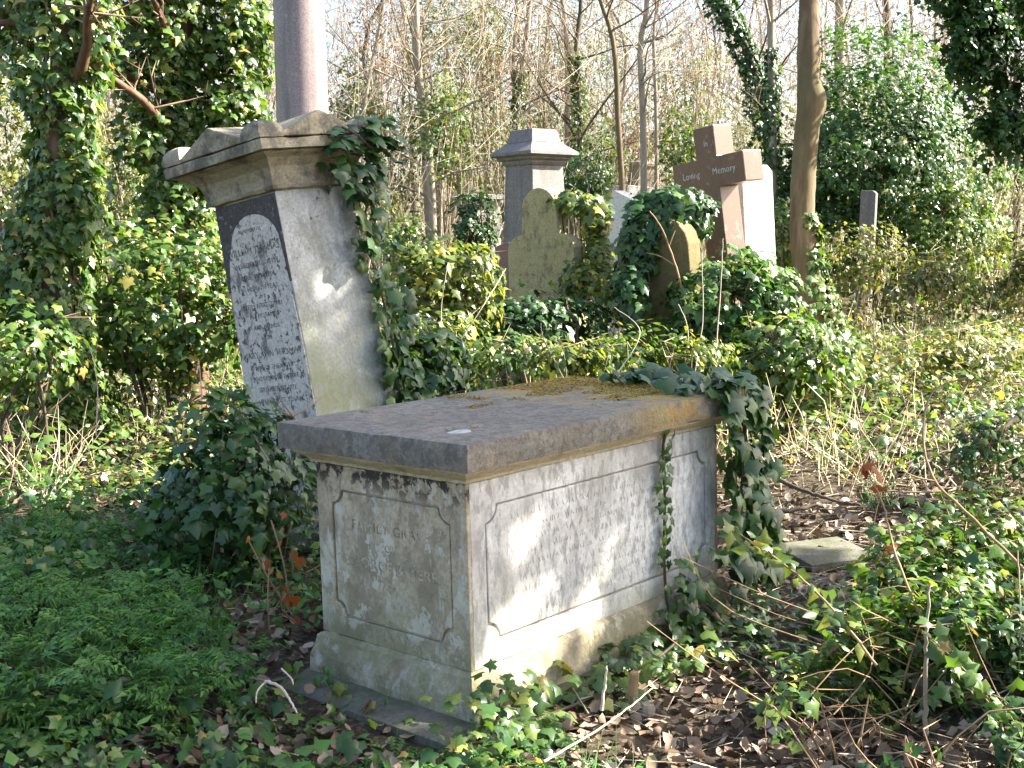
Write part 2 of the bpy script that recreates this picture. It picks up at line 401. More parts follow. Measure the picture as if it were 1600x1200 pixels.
M['moss_green'] = rand_mat('green_moss', [(0, (.06, .09, .015)), (.6, (.16, .18, .03)), (1, (.28, .25, .05))], .95)
M['lichen'] = stone_mat('white_lichen', (.42, .42, .39), (.52, .52, .5))
M['base_stone'] = stone_mat('base_flagstone', (.14, .13, .105), (.21, .195, .16), [((.085, .095, .035), 5, .40, .56, (1, 1, 1), .7, None)])
M['letters_worn'] = stone_mat('worn_cut_letters', (.23, .19, .135), (.33, .27, .19), [((.50, .43, .32), 18, .44, .55, (1, 1, 1), .95, None)])
M['letters_side'] = stone_mat('weathered_chisel_marks', (.36, .345, .325), (.44, .425, .40))
M['ped'] = stone_mat('pedestal_limestone', (.46, .45, .42), (.62, .62, .62), [
    ((.20, .19, .15), 7, .5, .66, (1, 1, .45), .7, None), ((.66, .66, .66), 22, .6, .66, (1, 1, .6), .8, None),
    ((.22, .235, .12), 3, .32, .58, (1, 1, .8), .85, ('Z', 1.7, .8)), ((.30, .30, .27), 11, .5, .6, (1, 1, .6), .6, None), (SOOT, 20, .60, .66, (1, 1, 1), .8, ('Z', 1.2, 1.7))], bump=.6)
M['ped_dark'] = stone_mat('soot_blackened_stone', (.07, .063, .06), (.13, .118, .11), [((.3, .28, .27), 22, .58, .64, (1, 1, 1), .7, None)])
M['ped_skim'] = stone_mat('flaking_pale_inscription_face', (.62, .545, .48), (.72, .64, .57), [
    ((.07, .06, .055), 32, .545, .585, (1, 1, .8), .9, None), ((.10, .088, .08), 9, .54, .62, (1, 1, .7), .8, None), ((.5, .47, .44), 40, .55, .6, (1, 1, 1), .5, None)], bump=.6)
M['ped_cornice'] = stone_mat('pedestal_cornice_stone', (.34, .29, .20), (.44, .38, .27), [
    ((.09, .08, .065), 6, .46, .60, (1, 1, 1), .85, None), ((.20, .21, .08), 9, .55, .68, (1, 1, 1), .6, None), ((.55, .52, .46), 25, .6, .68, (1, 1, 1), .5, None)], bump=.7)
M['letters_dark'] = stone_mat('lead_filled_letters', (.075, .065, .06), (.13, .115, .105), [((.40, .36, .33), 45, .50, .56, (1, 1, 1), .95, None)])
M['granite_col'] = granite_mat('mauve_granite', (.20, .15, .145), (.30, .24, .23), (.08, .06, .06), .4)
M['granite_red'] = granite_mat('red_granite', (.14, .066, .042), (.20, .104, .07), (.06, .032, .028), .35, 120)
M['granite_grey'] = granite_mat('grey_brown_stone', (.16, .14, .13), (.23, .205, .19), (.10, .09, .085), .8, 40)
M['white_paint'] = stone_mat('white_letter_paint', (.6, .58, .55), (.7, .68, .65), [((.2, .12, .1), 60, .55, .62, (1, 1, 1), .8, None)])
M['head_olive'] = stone_mat('olive_lichened_headstone', (.42, .35, .17), (.50, .43, .26), [
    ((.13, .12, .06), 16, .52, .64, (1, 1, .5), .7, None), ((.45, .43, .36), 8, .58, .7, (1, 1, 1), .6, None)])
M['head_white'] = stone_mat('white_marble_headstone', (.62, .60, .55), (.72, .70, .66), [((.35, .34, .28), 9, .58, .7, (1, 1, .5), .6, None)])
M['head_brown'] = stone_mat('brown_green_headstone', (.17, .13, .06), (.24, .19, .09), [((.10, .11, .04), 6, .48, .64, (1, 1, 1), .7, None)])
M['far_stone'] = stone_mat('far_pale_gravestone', (.45, .43, .38), (.56, .54, .49), [((.25, .25, .2), 7, .52, .66, (1, 1, 1), .6, None)])
M['bark_red'] = bark_mat('reddish_bark', (.10, .055, .035), (.19, .115, .07))
M['bark_main'] = bark_mat('smooth_brown_bark', (.10, .065, .035), (.21, .15, .09), 11, (1, 1, .16), .7, (.10, .09, .04))
M['bark_pale'] = bark_mat('pale_grey_bark', (.22, .18, .13), (.34, .29, .22), 9, (1, 1, .3), .4)
M['bark_dark'] = bark_mat('dark_bark', (.07, .055, .04), (.13, .10, .075), 9, (1, 1, .3), .5)
M['twig_pale'] = rand_mat('pale_twigs', [(0, (.22, .165, .105)), (.5, (.38, .31, .21)), (1, (.50, .43, .32))])
M['twig_brown'] = rand_mat('brown_twigs', [(0, (.09, .06, .04)), (.6, (.20, .14, .09)), (1, (.32, .24, .15))])
M['cane'] = bark_mat('dry_bramble_cane', (.22, .13, .07), (.35, .24, .14), 20, (1, 1, .3), .3)
M['root'] = bark_mat('pale_dead_stem', (.42, .34, .25), (.55, .46, .35), 20, (1, 1, .3), .3)
M['stalks'] = rand_mat('straw_stalks', [(0, (.34, .25, .14)), (.5, (.50, .40, .25)), (1, (.60, .52, .36))])
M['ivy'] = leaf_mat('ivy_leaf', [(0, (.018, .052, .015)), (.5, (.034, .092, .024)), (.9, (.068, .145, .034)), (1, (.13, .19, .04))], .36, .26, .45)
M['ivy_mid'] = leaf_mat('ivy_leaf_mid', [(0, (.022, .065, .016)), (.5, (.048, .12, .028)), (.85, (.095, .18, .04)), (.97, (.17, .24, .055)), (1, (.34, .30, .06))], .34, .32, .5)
M['ivy_lit'] = leaf_mat('ivy_leaf_sunlit', [(0, (.032, .075, .016)), (.3, (.070, .14, .028)), (.7, (.13, .21, .045)), (.87, (.22, .28, .06)), (.95, (.40, .36, .08)), (1, (.28, .17, .07))], .33, .36, .55)  # sunlit copy of the ivy, brightness put into the greens; few dead tones
M['ivy_yellow'] = leaf_mat('ivy_leaf_yellowing', [(0, (.045, .085, .02)), (.5, (.10, .15, .03)), (.85, (.22, .24, .04)), (1, (.40, .32, .04))], .36, .35)
M['bramble'] = leaf_mat('bramble_leaf_mix', [(0, (.045, .075, .018)), (.3, (.11, .15, .035)), (.6, (.20, .22, .06)), (.8, (.34, .30, .11)), (.92, (.42, .34, .20)), (1, (.26, .15, .07))], .4, .35, .4)
M['parsley'] = leaf_mat('cow_parsley', [(0, (.04, .11, .026)), (.6, (.085, .20, .042)), (1, (.16, .30, .06))], .5, .35, .3)
M['shrub_pale'] = leaf_mat('pale_shrub_leaf', [(0, (.08, .095, .03)), (.5, (.15, .17, .06)), (1, (.27, .27, .11))], .5, .4)
M['shrub_brown'] = leaf_mat('dead_brown_foliage', [(0, (.12, .065, .035)), (.5, (.22, .13, .07)), (1, (.34, .22, .12))], .7, .3, .2, (1.2, 1.0, .8))
M['dead'] = rand_mat('dead_leaves', [(0, (.055, .035, .022)), (.35, (.15, .10, .062)), (.7, (.28, .20, .14)), (1, (.45, .36, .27))], .6)
M['dead_red'] = leaf_mat('russet_leaf', [(0, (.22, .05, .015)), (.6, (.36, .11, .02)), (1, (.5, .22, .03))], .5, .35, .3, (1.3, 1, .6))
M['paper'] = rand_mat('paper_scrap', [(0, (.7, .72, .75)), (1, (.75, .77, .8))])
def ground_material():
    m, t, p = new_mat('woodland_soil'); tc = nd(t, 'ShaderNodeTexCoord').outputs['Object']
    col = mixc(t, ramp(t, noise(t, tc, 1.2, 8, .7), [(.4, (0,0,0)), (.62, (1,1,1))]), (.05, .036, .024), (.10, .075, .05))
    col = mixc(t, ramp(t, noise(t, tc, 35, 5, .7), [(.5, (0,0,0)), (.62, (1,1,1))]), col, (.19, .145, .095))
    col = mixc(t, mathn(t, 'MULTIPLY', ramp(t, noise(t, tc, .9, 6, .7, off=3.0), [(.52, (0,0,0)), (.66, (1,1,1))]), .8), col, (.05, .065, .02))
    t.links.new(col, p.inputs['Base Color']); p.inputs['Roughness'].default_value = .95; p.inputs['Specular IOR Level'].default_value = .15
    b = nd(t, 'ShaderNodeBump'); b.inputs['Strength'].default_value = .9; b.inputs['Distance'].default_value = .03
    t.links.new(noise(t, tc, 30, 8, .75), b.inputs['Height']); t.links.new(b.outputs[0], p.inputs['Normal']); return m
M['ground'] = ground_material()

# ------------------------------------------------------------------ ground
def build_ground():
    a = np.linspace(-1, 1, 170); xs = np.sinh(a * 4.2) / np.sinh(4.2) * 160
    b = np.linspace(0, 1, 190); ys = -6 + (np.sinh(b * 4.4) / np.sinh(4.4)) * 190
    X, Y = np.meshgrid(xs, ys); Z = terrain(X.ravel(), Y.ravel())
    V = np.stack([X.ravel(), Y.ravel(), Z], 1); nx, ny = len(xs), len(ys)
    i = (np.arange(ny - 1)[:, None] * nx + np.arange(nx - 1)[None]).ravel()
    T = np.concatenate([np.stack([i, i + 1, i + nx + 1], 1), np.stack([i, i + nx + 1, i + nx], 1)])
    o = tri_obj('ground', V, T, M['ground'], smooth=True); tag(o, 'dark woodland soil under the ivy and leaf litter', None, None, 'structure')
build_ground()

# ------------------------------------------------------------------ chest tomb
TOMB_R = _rz(.8488) @ _rx(-.0076) @ _ry(-.0067)
TOMB_H, TL, TW = .937, 1.65, .90
_o = np.array([-.1444, 3.614, .937]) - TOMB_R @ np.array([0, 0, TOMB_H])
TM = Matrix([[*TOMB_R[i], _o[i]] for i in range(3)] + [[0, 0, 0, 1]])
def tomb_pt(x, y, z): return _o + TOMB_R @ np.array([x, y, z])
def in_tomb(x, y, pad=.0):
    q = np.stack([x - _o[0], y - _o[1], np.zeros_like(x)], -1) @ TOMB_R
    return (q[..., 0] > .03 - pad) & (q[..., 0] < TL - .03 + pad) & (q[..., 1] > .03 - pad) & (q[..., 1] < TW - .03 + pad)
def notched(x0, x1, y0, y1, c, n=5, inward=True):
    """rectangle with scooped corners"""
    P = []
    for cx, cy_, a0 in ((x0, y0, 90), (x1, y0, 180), (x1, y1, 270), (x0, y1, 0)):
        for k in range(n):
            a = R(a0 - 90 * k / (n - 1)); P.append((cx + c * math.cos(a), cy_ + c * math.sin(a)))
    return P
def build_tomb():
    t = empty('chest_tomb', TM, 'large limestone chest tomb with thick grey lid in the middle of the graveyard', 'tomb')
    ov = .085
    V, Fs = slab_mesh(-.008, TL, -.015, TW + .012, TOMB_H - .098, TOMB_H, .03, .0022, .007, 2)
    lid = poly_obj('lid', V, Fs, M['tomb_lid'], t, True)
    # cushion moss on the lid
    n = 20000; u = rng.uniform(.1, TL - .02, n); v = rng.uniform(.02, TW - .03, n)
    f = vnoise(u * 5 + 2, v * 5) * .55 + vnoise(u * 16, v * 16, 3) * .3 + .46 * np.clip((u - .8) / .6, 0, 1) + .22 * (v > TW - .12) * (u > .3)
    f += .55 * np.exp(-(((u - .62) / .13) ** 2 + ((v - .55) / .07) ** 2)); f -= .35 * (v < .18)
    k = f > .69
    pts = np.stack([u[k], v[k], np.full(k.sum(), TOMB_H + .001)], 1); nn = np.array([[0, 0, 1.]]) + rng.normal(0, .3, (k.sum(), 3)); pts[:, 2] += rng.uniform(0, .004, k.sum())
    tb = TB(); leaf_tris(tb, pts, nn, rng.uniform(.005, .012, k.sum()), DIA, rng.normal(0, 1, (k.sum(), 3)))
    tb.obj('moss', M['moss'], lid)['kind'] = 'stuff'
    th = np.linspace(0, 2 * np.pi, 17)[:-1]
    P = [(.155 + .045 * math.cos(a) * (1 + .15 * math.sin(3 * a)), .17 + .032 * math.sin(a)) for a in th]
    V, Fs = plate(P, None, .003, Matrix.Translation((0, 0, TOMB_H - .001))); poly_obj('lichen_patch', V, Fs, M['lichen'], lid)
    # moulding under the lid
    cx, cyy = TL / 2, TW / 2
    hx, hy = TL / 2 - ov, TW / 2 - ov
    zt = TOMB_H - .099
    rings = [(hx + .002, hy + .002, zt - .05), (hx + .012, hy + .012, zt - .047), (hx + .016, hy + .016, zt - .037), (hx + .026, hy + .026, zt - .03), (hx + .045, hy + .045, zt - .016), (hx + .055, hy + .055, zt - .008), (hx + .055, hy + .055, zt)]
    V, Fs = sq_loft(rings, 18, .0011, 4); poly_obj('moulding', shift(V, cx, cyy, 0), Fs, M['tomb_mould'], t)
    # body core, then faces built as a raised border and a raised panel with a groove between
    z0, z1 = .175, zt - .052; g = .016
    V, Fs = slab_mesh(ov + g, TL - ov - g, ov + g, TW - ov - g, z0 - .01, z1 + .004, .2, 0, 0, 3); poly_obj('core', V, Fs, M['tomb_mould'], t)
    H = z1 - z0
    def face(nm, Mf, W, mat, bx, bt, bb, c, i=0.0):
        out = [(i, 0), (W - i, 0), (W - i, H), (i, H)]
        hole = notched(bx, W - bx, bb, H - bt, c)
        V, Fs = plate(out, hole, g, Mf); poly_obj(nm + '_border', V, Fs, mat, t, bevel=.003)
        pan = notched(bx + .008, W - bx - .008, bb + .008, H - bt - .008, c)
        pan = [(a + rng.normal(0, .0012), b + rng.normal(0, .0012)) for a, b in pan]; V, Fs = plate(pan, None, g * .8, Mf); return poly_obj(nm + '_panel', V, Fs, mat, t, bevel=.004)
    Wf, Ws = TW - 2 * ov, TL - 2 * ov
    # front: looks along -x ; u runs from +y to -y
    Mf = face_m((ov + g, TW - ov, z0), (0, -1, 0), (0, 0, 1)); fp = face('front', Mf, Wf, M['tomb_body'], .075, .085, .07, .05)
    Ms = face_m((ov, ov + g, z0), (1, 0, 0), (0, 0, 1)); sp = face('side', Ms, Ws, M['tomb_side'], .085, .085, .075, .055, g)
    Mb = face_m((TL - ov - g, ov, z0), (0, 1, 0), (0, 0, 1)); face('back', Mb, Wf, M['tomb_body'], .075, .085, .07, .05)
    Ml = face_m((TL - ov, TW - ov - g, z0), (-1, 0, 0), (0, 0, 1)); face('side', Ml, Ws, M['tomb_side'], .085, .085, .075, .055, g)
    # worn cut lettering
    for s, zz, sz, xs in (('FAMILY GRAVE', .395, .050, 1.1), ('OF', .335, .038, 1.1), ('GEORGE & HERE', .265, .052, 1.12), ('OF', .205, .036, 1.0)):
        text_part('inscription', s, sz, Mf @ Matrix.Translation((Wf / 2, zz, g * .8 + .0004)), M['letters_worn'], fp, .0007, xs)
    # lettering along the long side, weathered past reading: rows of chisel cuts
    tb = TB(); rr = random.Random(3)
    P0, P1 = [], []
    for row in range(9):
        zz = H - .15 - row * .043; u = .18 + rr.uniform(0, .15); e = Ws - .18 - rr.uniform(0, .2)
        while u < e:
            if rr.random() < .8:
                a = Ms @ Vector((u, zz + rr.uniform(-.002, .002), g * .8 + .0005)); b = Ms @ Vector((u + rr.choice((0, 0, .009, -.009)), zz + rr.uniform(.012, .028), g * .8 + .0005))
                P0.append(a); P1.append(b)
            u += rr.choice((.011, .014, .017, .034))
    tb.spikes(np.array(P0), np.array(P1), .0016); tb.obj('worn_lettering', M['letters_side'], sp)['kind'] = 'stuff'
    # plinth with a rounded weathering, in two courses
    px_, py_ = TL / 2 - ov + .028, TW / 2 - ov + .028
    rings = [(px_ + .01, py_ + .01, -.10), (px_ + .01, py_ + .01, .055), (px_ + .006, py_ + .006, .09), (px_ - .004, py_ - .004, .13), (px_ - .012, py_ - .012, .16), (px_ - .03, py_ - .03, z0)]
    V, Fs = sq_loft(rings, 24, .002, 8); poly_obj('plinth', shift(V, cx, cyy, 0), Fs, M['tomb_body'], t)
    V, Fs = slab_mesh(-.12, TL + .06, -.02, TW + .02, -.12, .03, .07, .006, .02, 6); poly_obj('base_slab', V, Fs, M['base_stone'], t, True)
    return t
TOMB = build_tomb()

# ------------------------------------------------------------------ leaning pedestal monument
PED_B = np.array([-.90, 6.40]); 
PED_M = Matrix.Translation((PED_B[0], PED_B[1], 0.0)) @ Matrix.Rotation(R(-9.2), 4, 'Y') @ Matrix.Rotation(R(-1.0), 4, 'X') @ Matrix.Rotation(R(50), 4, 'Z')
def ped_pt(x, y, z): return np.array(PED_M @ Vector((x, y, z)))
def build_pedestal():
    t = empty('pedestal_monument', PED_M, 'leaning pale pedestal monument with gabled cornice and worn inscription behind the chest tomb', 'monument')
    zb, zc = .22, 1.86; hb, ht = .285, .25
    V, Fs = sq_loft([(hb + (ht - hb) * k / 10, hb + (ht - hb) * k / 10, zb + (zc - zb) * k / 10) for k in range(11)], 5, .0016, 3)
    poly_obj('shaft', V, Fs, M['ped'], t, bevel=.006)
    V, Fs = sq_loft([(.40, .40, -.25), (.40, .40, .12), (.37, .37, .15), (.36, .36, .19), (.30, .30, zb - .002)], 8, .002, 5); poly_obj('base', V, Fs, M['ped_cornice'], t)
    rings = [(ht + .004, ht + .004, zc - .03), (ht + .03, ht + .03, zc - .022), (ht + .036, ht + .036, zc - .005), (ht + .028, ht + .028, zc + .008), (ht + .03, ht + .03, zc + .04),
             (ht + .045, ht + .045, zc + .085), (ht + .085, ht + .085, zc + .125), (ht + .13, ht + .13, zc + .145), (ht + .14, ht + .14, zc + .149)]
    V, Fs = sq_loft(rings, 9, .002, 7); poly_obj('cornice_moulding', V, Fs, M['ped_cornice'], t)
    h = ht + .165; zt = zc + .15
    V, Fs = slab_mesh(-h, h, -h, h, zt, zt + .065, .07, .004, .012, 9); poly_obj('cornice_slab', V, Fs, M['ped_cornice'], t, True)
    # low gables on each face running through as a cross roof
    def prism(axis, d):
        prof = [(-.27, 0), (.27, 0), (.26, .02), (.0, .125), (-.26, .02)]
        V = []
        for e in (-d, d):
            for a, z in prof: V.append((a, e, zt + .066 + z) if axis == 'x' else (e, a, zt + .066 + z))
        n = 5; Fs = [tuple(range(n)), tuple(reversed(range(n, 2 * n)))] + [(i, i + n, (i + 1) % n + n, (i + 1) % n) for i in range(n)]
        return V, Fs
    for ax, d in (('x', h - .012), ('y', h - .017)):
        V, Fs = prism(ax, d); o = poly_obj('gable', V, Fs, M['ped_cornice'], t, bevel=.006)
        bm = bmesh.new(); bm.from_mesh(o.data); bmesh.ops.recalc_face_normals(bm, faces=bm.faces); bm.to_mesh(o.data); bm.free()
    for sx in (-1, 1):
        for sy in (-1, 1):   # corner ears
            V, Fs = sq_loft([(.075, .075, 0), (.075, .075, .03), (.066, .066, .06), (.045, .045, .082), (.015, .015, .092)], 4, .002, 3 + sx + 2 * sy)
            poly_obj('corner_ear', shift(V, sx * (h - .082), sy * (h - .082), zt + .064), Fs, M['ped_cornice'], t, True)
    # left face: soot-black field and an arched pale inscription face
    slope = (hb - ht) / (zc - zb)
    def wall(x0, y0, u): return face_m((x0, y0, zb), u, (slope, 0, 1))
    Mf = wall(-hb - .001, 0, (0, -1, 0)); Hh = zc - zb
    V, Fs = plate([(-.262, 1.16), (.262, 1.16), (.248, Hh - .035), (-.248, Hh - .035)], None, .003, Mf); poly_obj('blackened_field', V, Fs, M['ped_dark'], t)
    arch = [(-.278, .03), (.278, .03), (.273, .5), (.262, .9), (.246, 1.15), (.236, 1.28)] + [(.03 + .2 * math.cos(R(a)), 1.36 + .17 * math.sin(R(a))) for a in range(15, 180, 15)] + [(-.20, 1.33), (-.232, 1.2), (-.245, 1.0), (-.268, .7), (-.272, .4)]
    V, Fs = plate(arch, None, .006, Mf); ins = poly_obj('inscription_face', V, Fs, M['ped_skim'], t, bevel=.002)
    rows = [('IN MEMORY OF', 1.445, .026), ('WILLIAM THOMAS', 1.335, .05), ('WHO DEPARTED THIS LIFE', 1.27, .034), ('APRIL 12TH 1864', 1.205, .036), ('IN HIS 68TH YEAR', 1.145, .036), ('BY', 1.105, .022),
            ('DEEPLY REGRETTED BY', 1.055, .034), ('ALL HIS FAMILY', 1.005, .034), ('AND FRIENDS', .945, .032), ('ALSO', .89, .026), ('MARY ANN THOMAS', .80, .048), ('WIFE OF THE ABOVE', .735, .036), ('WHO DEPARTED THIS LIFE', .68, .034),
            ('SEPTEMBER 1ST 1871', .62, .036), ('IN HER 71ST YEAR', .56, .036), ('ALSO', .50, .024), ('ELIZABETH THOMAS', .43, .048), ('DAUGHTER OF THE ABOVE', .37, .034), ('WHO DEPARTED THIS LIFE', .315, .034), ('AUGUST 4TH 1895', .25, .036), ('AGED 64 YEARS', .185, .036)]
    for s, z, sz in rows:
        text_part('inscription', s, sz, Mf @ Matrix.Translation((.005, z, .0065)), M['letters_dark'], ins, .0007, 1.0 if len(s) < 17 else .88)
    return t
PED = build_pedestal()

# mauve granite column on its own block behind the pedestal
def lathe(prof, k=40):
    V = []; Fs = []
    for r, z in prof:
        for i in range(k): V.append((r * math.cos(2*math.pi*i/k), r * math.sin(2*math.pi*i/k), z))
    for q in range(len(prof) - 1):
        for i in range(k):
            j = (i + 1) % k; Fs.append((q*k+i, q*k+j, (q+1)*k+j, (q+1)*k+i))
    Fs.append(tuple(reversed(range(k)))); Fs.append(tuple((len(prof)-1)*k+i for i in range(k)))
    return V, Fs
def build_column():
    p = at(477, 300, 8.2); z = tz(p[0], p[1])
    t = empty('granite_column', (p[0], p[1], z), 'tall round mauve granite column rising behind the leaning pedestal', 'column')
    V, Fs = lathe([(.178, .62), (.178, 1.5), (.172, 2.6), (.163, 3.8), (.155, 4.6), (.152, 4.62)]); poly_obj('shaft', V, Fs, M['granite_col'], t, True)
    V, Fs = lathe([(.24, .5), (.245, .53), (.24, .56), (.21, .575), (.205, .6), (.18, .622)]); poly_obj('base_ring', V, Fs, M['granite_col'], t, True)
    V, Fs = sq_loft([(.36, .36, -.2), (.36, .36, .2), (.30, .30, .22), (.30, .30, .5)], 1, 0, 1); poly_obj('base', V, Fs, M['granite_col'], t, bevel=.01)
    V, Fs = lathe([(.155, 4.62), (.19, 4.66), (.2, 4.7), (.17, 4.72)]); poly_obj('capital', V, Fs, M['granite_col'], t, True)
    p0 = sq_loft([(.2, .2, 4.721), (.22, .22, 4.75), (.22, .22, 4.8)], 1, 0, 1); poly_obj('cap_block', *p0, M['granite_col'], t, bevel=.01)
build_column()

# ------------------------------------------------------------------ background gravestones
def place(px, py, d, yaw, lean_y=0, lean_x=0, z=None):
    p = at(px, py, d); zz = tz(p[0], p[1]) if z is None else z
    return Matrix.Translation((p[0], p[1], zz)) @ Matrix.Rotation(R(lean_y), 4, 'Y') @ Matrix.Rotation(R(lean_x), 4, 'X') @ Matrix.Rotation(R(yaw), 4, 'Z')
def ext(outline, t, Mx): return plate(outline, None, t, Mx)
def headstone(Mw, outline, t, mat, label, name='headstone', rows=None, lm=None, rowx=0.0, base=True):
    e = empty(name, Mw, label, 'gravestone'); Mf = face_m((0, t / 2, 0), (1, 0, 0), (0, 0, 1))
    V, Fs = ext(outline, t, Mf); s = poly_obj('slab', V, Fs, mat, e, bevel=.012)
    ws = max(abs(a) for a, b in outline)
    if base:
        V, Fs = sq_loft([(ws + .09, t / 2 + .1, -.3), (ws + .09, t / 2 + .1, .12), (ws + .06, t / 2 + .07, .15)], 1, 0, 1); poly_obj('base', V, Fs, mat, e)
    for s_, z, sz in rows or ():
        text_part('inscription', s_, sz, Mf @ Matrix.Translation((rowx, z, t + .001)), lm, s, .001)
    return e
def build_stones():
    # capped grey pedestal, far
    Mw = place(836, 360, 14.5, 40)
    t = empty('capped_pedestal', Mw, 'grey-brown square pedestal with stepped cap behind the olive headstone', 'monument')
    top = at(836, 205, 14.5)[2] - Mw.translation.z
    hw = .245; zc = top - .42
    V, Fs = sq_loft([(hw + .05, hw + .05, .35), (hw, hw, zc)], 4, .001, 1); poly_obj('shaft', V, Fs, M['granite_grey'], t, bevel=.01)
    V, Fs = sq_loft([(.5, .5, -.3), (.5, .5, .2), (.38, .38, .24), (.36, .36, .348)], 2, 0, 1); poly_obj('base', V, Fs, M['granite_grey'], t)
    V, Fs = sq_loft([(hw + .01, hw + .01, zc), (hw + .03, hw + .03, zc + .03), (hw + .03, hw + .03, zc + .05), (hw + .07, hw + .07, zc + .07), (hw + .07, hw + .07, zc + .09), (hw + .13, hw + .13, zc + .115), (hw + .13, hw + .13, zc + .15), (hw + .02, hw + .02, zc + .235), (hw + .0, hw + .0, zc + .26)], 2, 0, 1)
    poly_obj('cornice', V, Fs, M['granite_grey'], t)
    V, Fs = sq_loft([(hw - .01, hw - .01, zc + .261), (hw - .05, hw - .05, top)], 1, 0, 1); poly_obj('cap', V, Fs, M['granite_grey'], t, bevel=.01)
    # olive headstone with stepped shoulders
    Mw = place(858, 470, 10.6, -42, -1.5)
    zt = at(872, 292, 10.4)[2] - Mw.translation.z; w = .38
    hs = [(w, -.2), (w, zt - .52), (w - .02, zt - .47), (w - .07, zt - .43), (w - .13, zt - .41), (.205, zt - .40), (.20, zt - .24)]
    out = hs + [(.2 * math.cos(R(q)), zt - .2 + .2 * math.sin(R(q))) for q in range(15, 180, 15)] + [(-q, z) for q, z in reversed(hs)]
    rows = [('IN', zt - .44, .05), ('LOVING MEMORY', zt - .53, .045), ('AND OF', zt - .61, .05), ('WHO DIED', zt - .68, .045), ('IN THE YEAR OF OUR LORD', zt - .76, .035), ('BELOVED WIFE', zt - .86, .055), ('OF THE ABOVE', zt - .93, .04)]
    headstone(Mw, out, .13, M['head_olive'], 'olive lichened headstone with stepped shoulders half wrapped in yellowing ivy', 'shouldered_headstone', rows, M['letters_worn'], -.02)
    # sunlit white headstone
    Mw = place(968, 430, 12.4, -48); zt = at(968, 298, 12.4)[2] - Mw.translation.z; w = .3
    headstone(Mw, [(-w, -.2), (w, -.2), (w, zt - .12), (0, zt), (-w, zt - .12)], .16, M['head_white'], 'sunlit white pointed headstone between the olive headstone and the ivy-wrapped one', 'white_headstone')
    # ivy wrapped headstone
    Mw = place(1048, 520, 9.6, -46, -5, 2); zt = at(1048, 332, 9.6)[2] - Mw.translation.z; w = .36
    headstone(Mw, [(-w, -.2), (w, -.2), (w, zt - .25)] + [(w * math.cos(R(a)), zt - .25 + .25 * math.sin(R(a))) for a in range(20, 170, 20)] + [(-w, zt - .25)], .15, M['head_brown'], 'brown round-topped headstone draped in dark ivy beside the red cross', 'round_headstone')
    # slab behind the cross
    Mw = place(1176, 400, 10.8, -50, -3); zt = at(1196, 262, 11.0)[2] - Mw.translation.z
    headstone(Mw, [(-.2, -.2), (.17, -.2), (.17, zt - .06), (.12, zt), (-.2, zt)], .42, M['head_white'], 'pale block-like headstone standing right behind the red granite cross', 'block_headstone')
    # small sliver and far stones
    Mw = place(798, 410, 12.6, -40); zt = at(798, 378, 12.6)[2] - Mw.translation.z
    headstone(Mw, [(-.16, -.2), (.16, -.2), (.16, zt - .05), (0, zt), (-.16, zt - .05)], .14, M['granite_red'], 'small dark red granite stone peeping out left of the olive headstone', 'small_headstone')
    Mw = place(1350, 340, 14.2, -30, 2); zt = at(1350, 298, 14.2)[2] - Mw.translation.z
    headstone(Mw, [(-.09, -.2), (.09, -.2), (.09, zt - .03), (.05, zt), (-.09, zt)], .10, M['granite_grey'], 'narrow pale gravestone at the foot of the big ivy thicket', 'narrow_gravestone')
    Mw = place(185, 375, 16, -30, 4); zt = at(185, 345, 16)[2] - Mw.translation.z
    headstone(Mw, [(-.2, -.2), (.2, -.2), (.2, zt - .1), (.08, zt), (-.14, zt), (-.2, zt - .08)], .14, M['far_stone'], 'low pale gravestone between the two ivy-clad trunks', 'low_gravestone')
    # table tomb and stump further back
    Mw = place(748, 330, 19, 35); zt = at(748, 304, 19)[2] - Mw.translation.z
    t = empty('table_tomb', Mw, 'far pale table tomb with thin flat top among the trees', 'tomb')
    V, Fs = slab_mesh(-.42, .42, -.3, .3, zt - .09, zt, .1, .004, .02, 3); poly_obj('top', V, Fs, M['far_stone'], t, True)
    V, Fs = sq_loft([(.3, .2, -.3), (.28, .18, zt - .092)], 1, 0, 1); poly_obj('support', V, Fs, M['far_stone'], t)
    Mw = place(985, 290, 20, 30, 5); zt = at(985, 252, 20)[2] - Mw.translation.z
    t = empty('stone_post', Mw, 'weathered brown stone post in the wood left of the red cross', 'post')
    V, Fs = sq_loft([(.17, .17, -.3), (.15, .15, zt - .1), (.18, .18, zt - .08), (.18, .18, zt - .03), (.12, .12, zt)], 1, 0, 1); poly_obj('post', V, Fs, M['bark_pale'], t, bevel=.01)
    V, Fs = slab_mesh(-.5, .5, -.35, .35, -.2, zt - .42, .1, .006, .02, 3); poly_obj('base_block', V, Fs, M['far_stone'], t, True)
    # fallen two-step slab
    p = at(1290, 832, 5.75); z = tz(p[0], p[1]) - .025
    Mw = Matrix.Translation((p[0], p[1], z)) @ Matrix.Rotation(R(3), 4, 'X') @ Matrix.Rotation(R(18), 4, 'Z')
    t = empty('stepped_kerb_stone', Mw, 'low two-step kerb stone lying in the leaf litter right of the chest tomb', 'stone')
    V, Fs = slab_mesh(-.24, .22, -.24, .2, -.1, .04, .05, .005, .012, 4); poly_obj('lower_step', V, Fs, M['base_stone'], t, True)
    V, Fs = slab_mesh(-.17, .21, -.15, .22, .041, .095, .05, .005, .012, 7); poly_obj('upper_step', V, Fs, M['base_stone'], t, True)
    p = at(320, 1012, 4.4); z = tz(p[0], p[1])
    V, Fs = slab_mesh(-.17, .17, -.1, .12, -.05, .045, .04, .006, .015, 5)
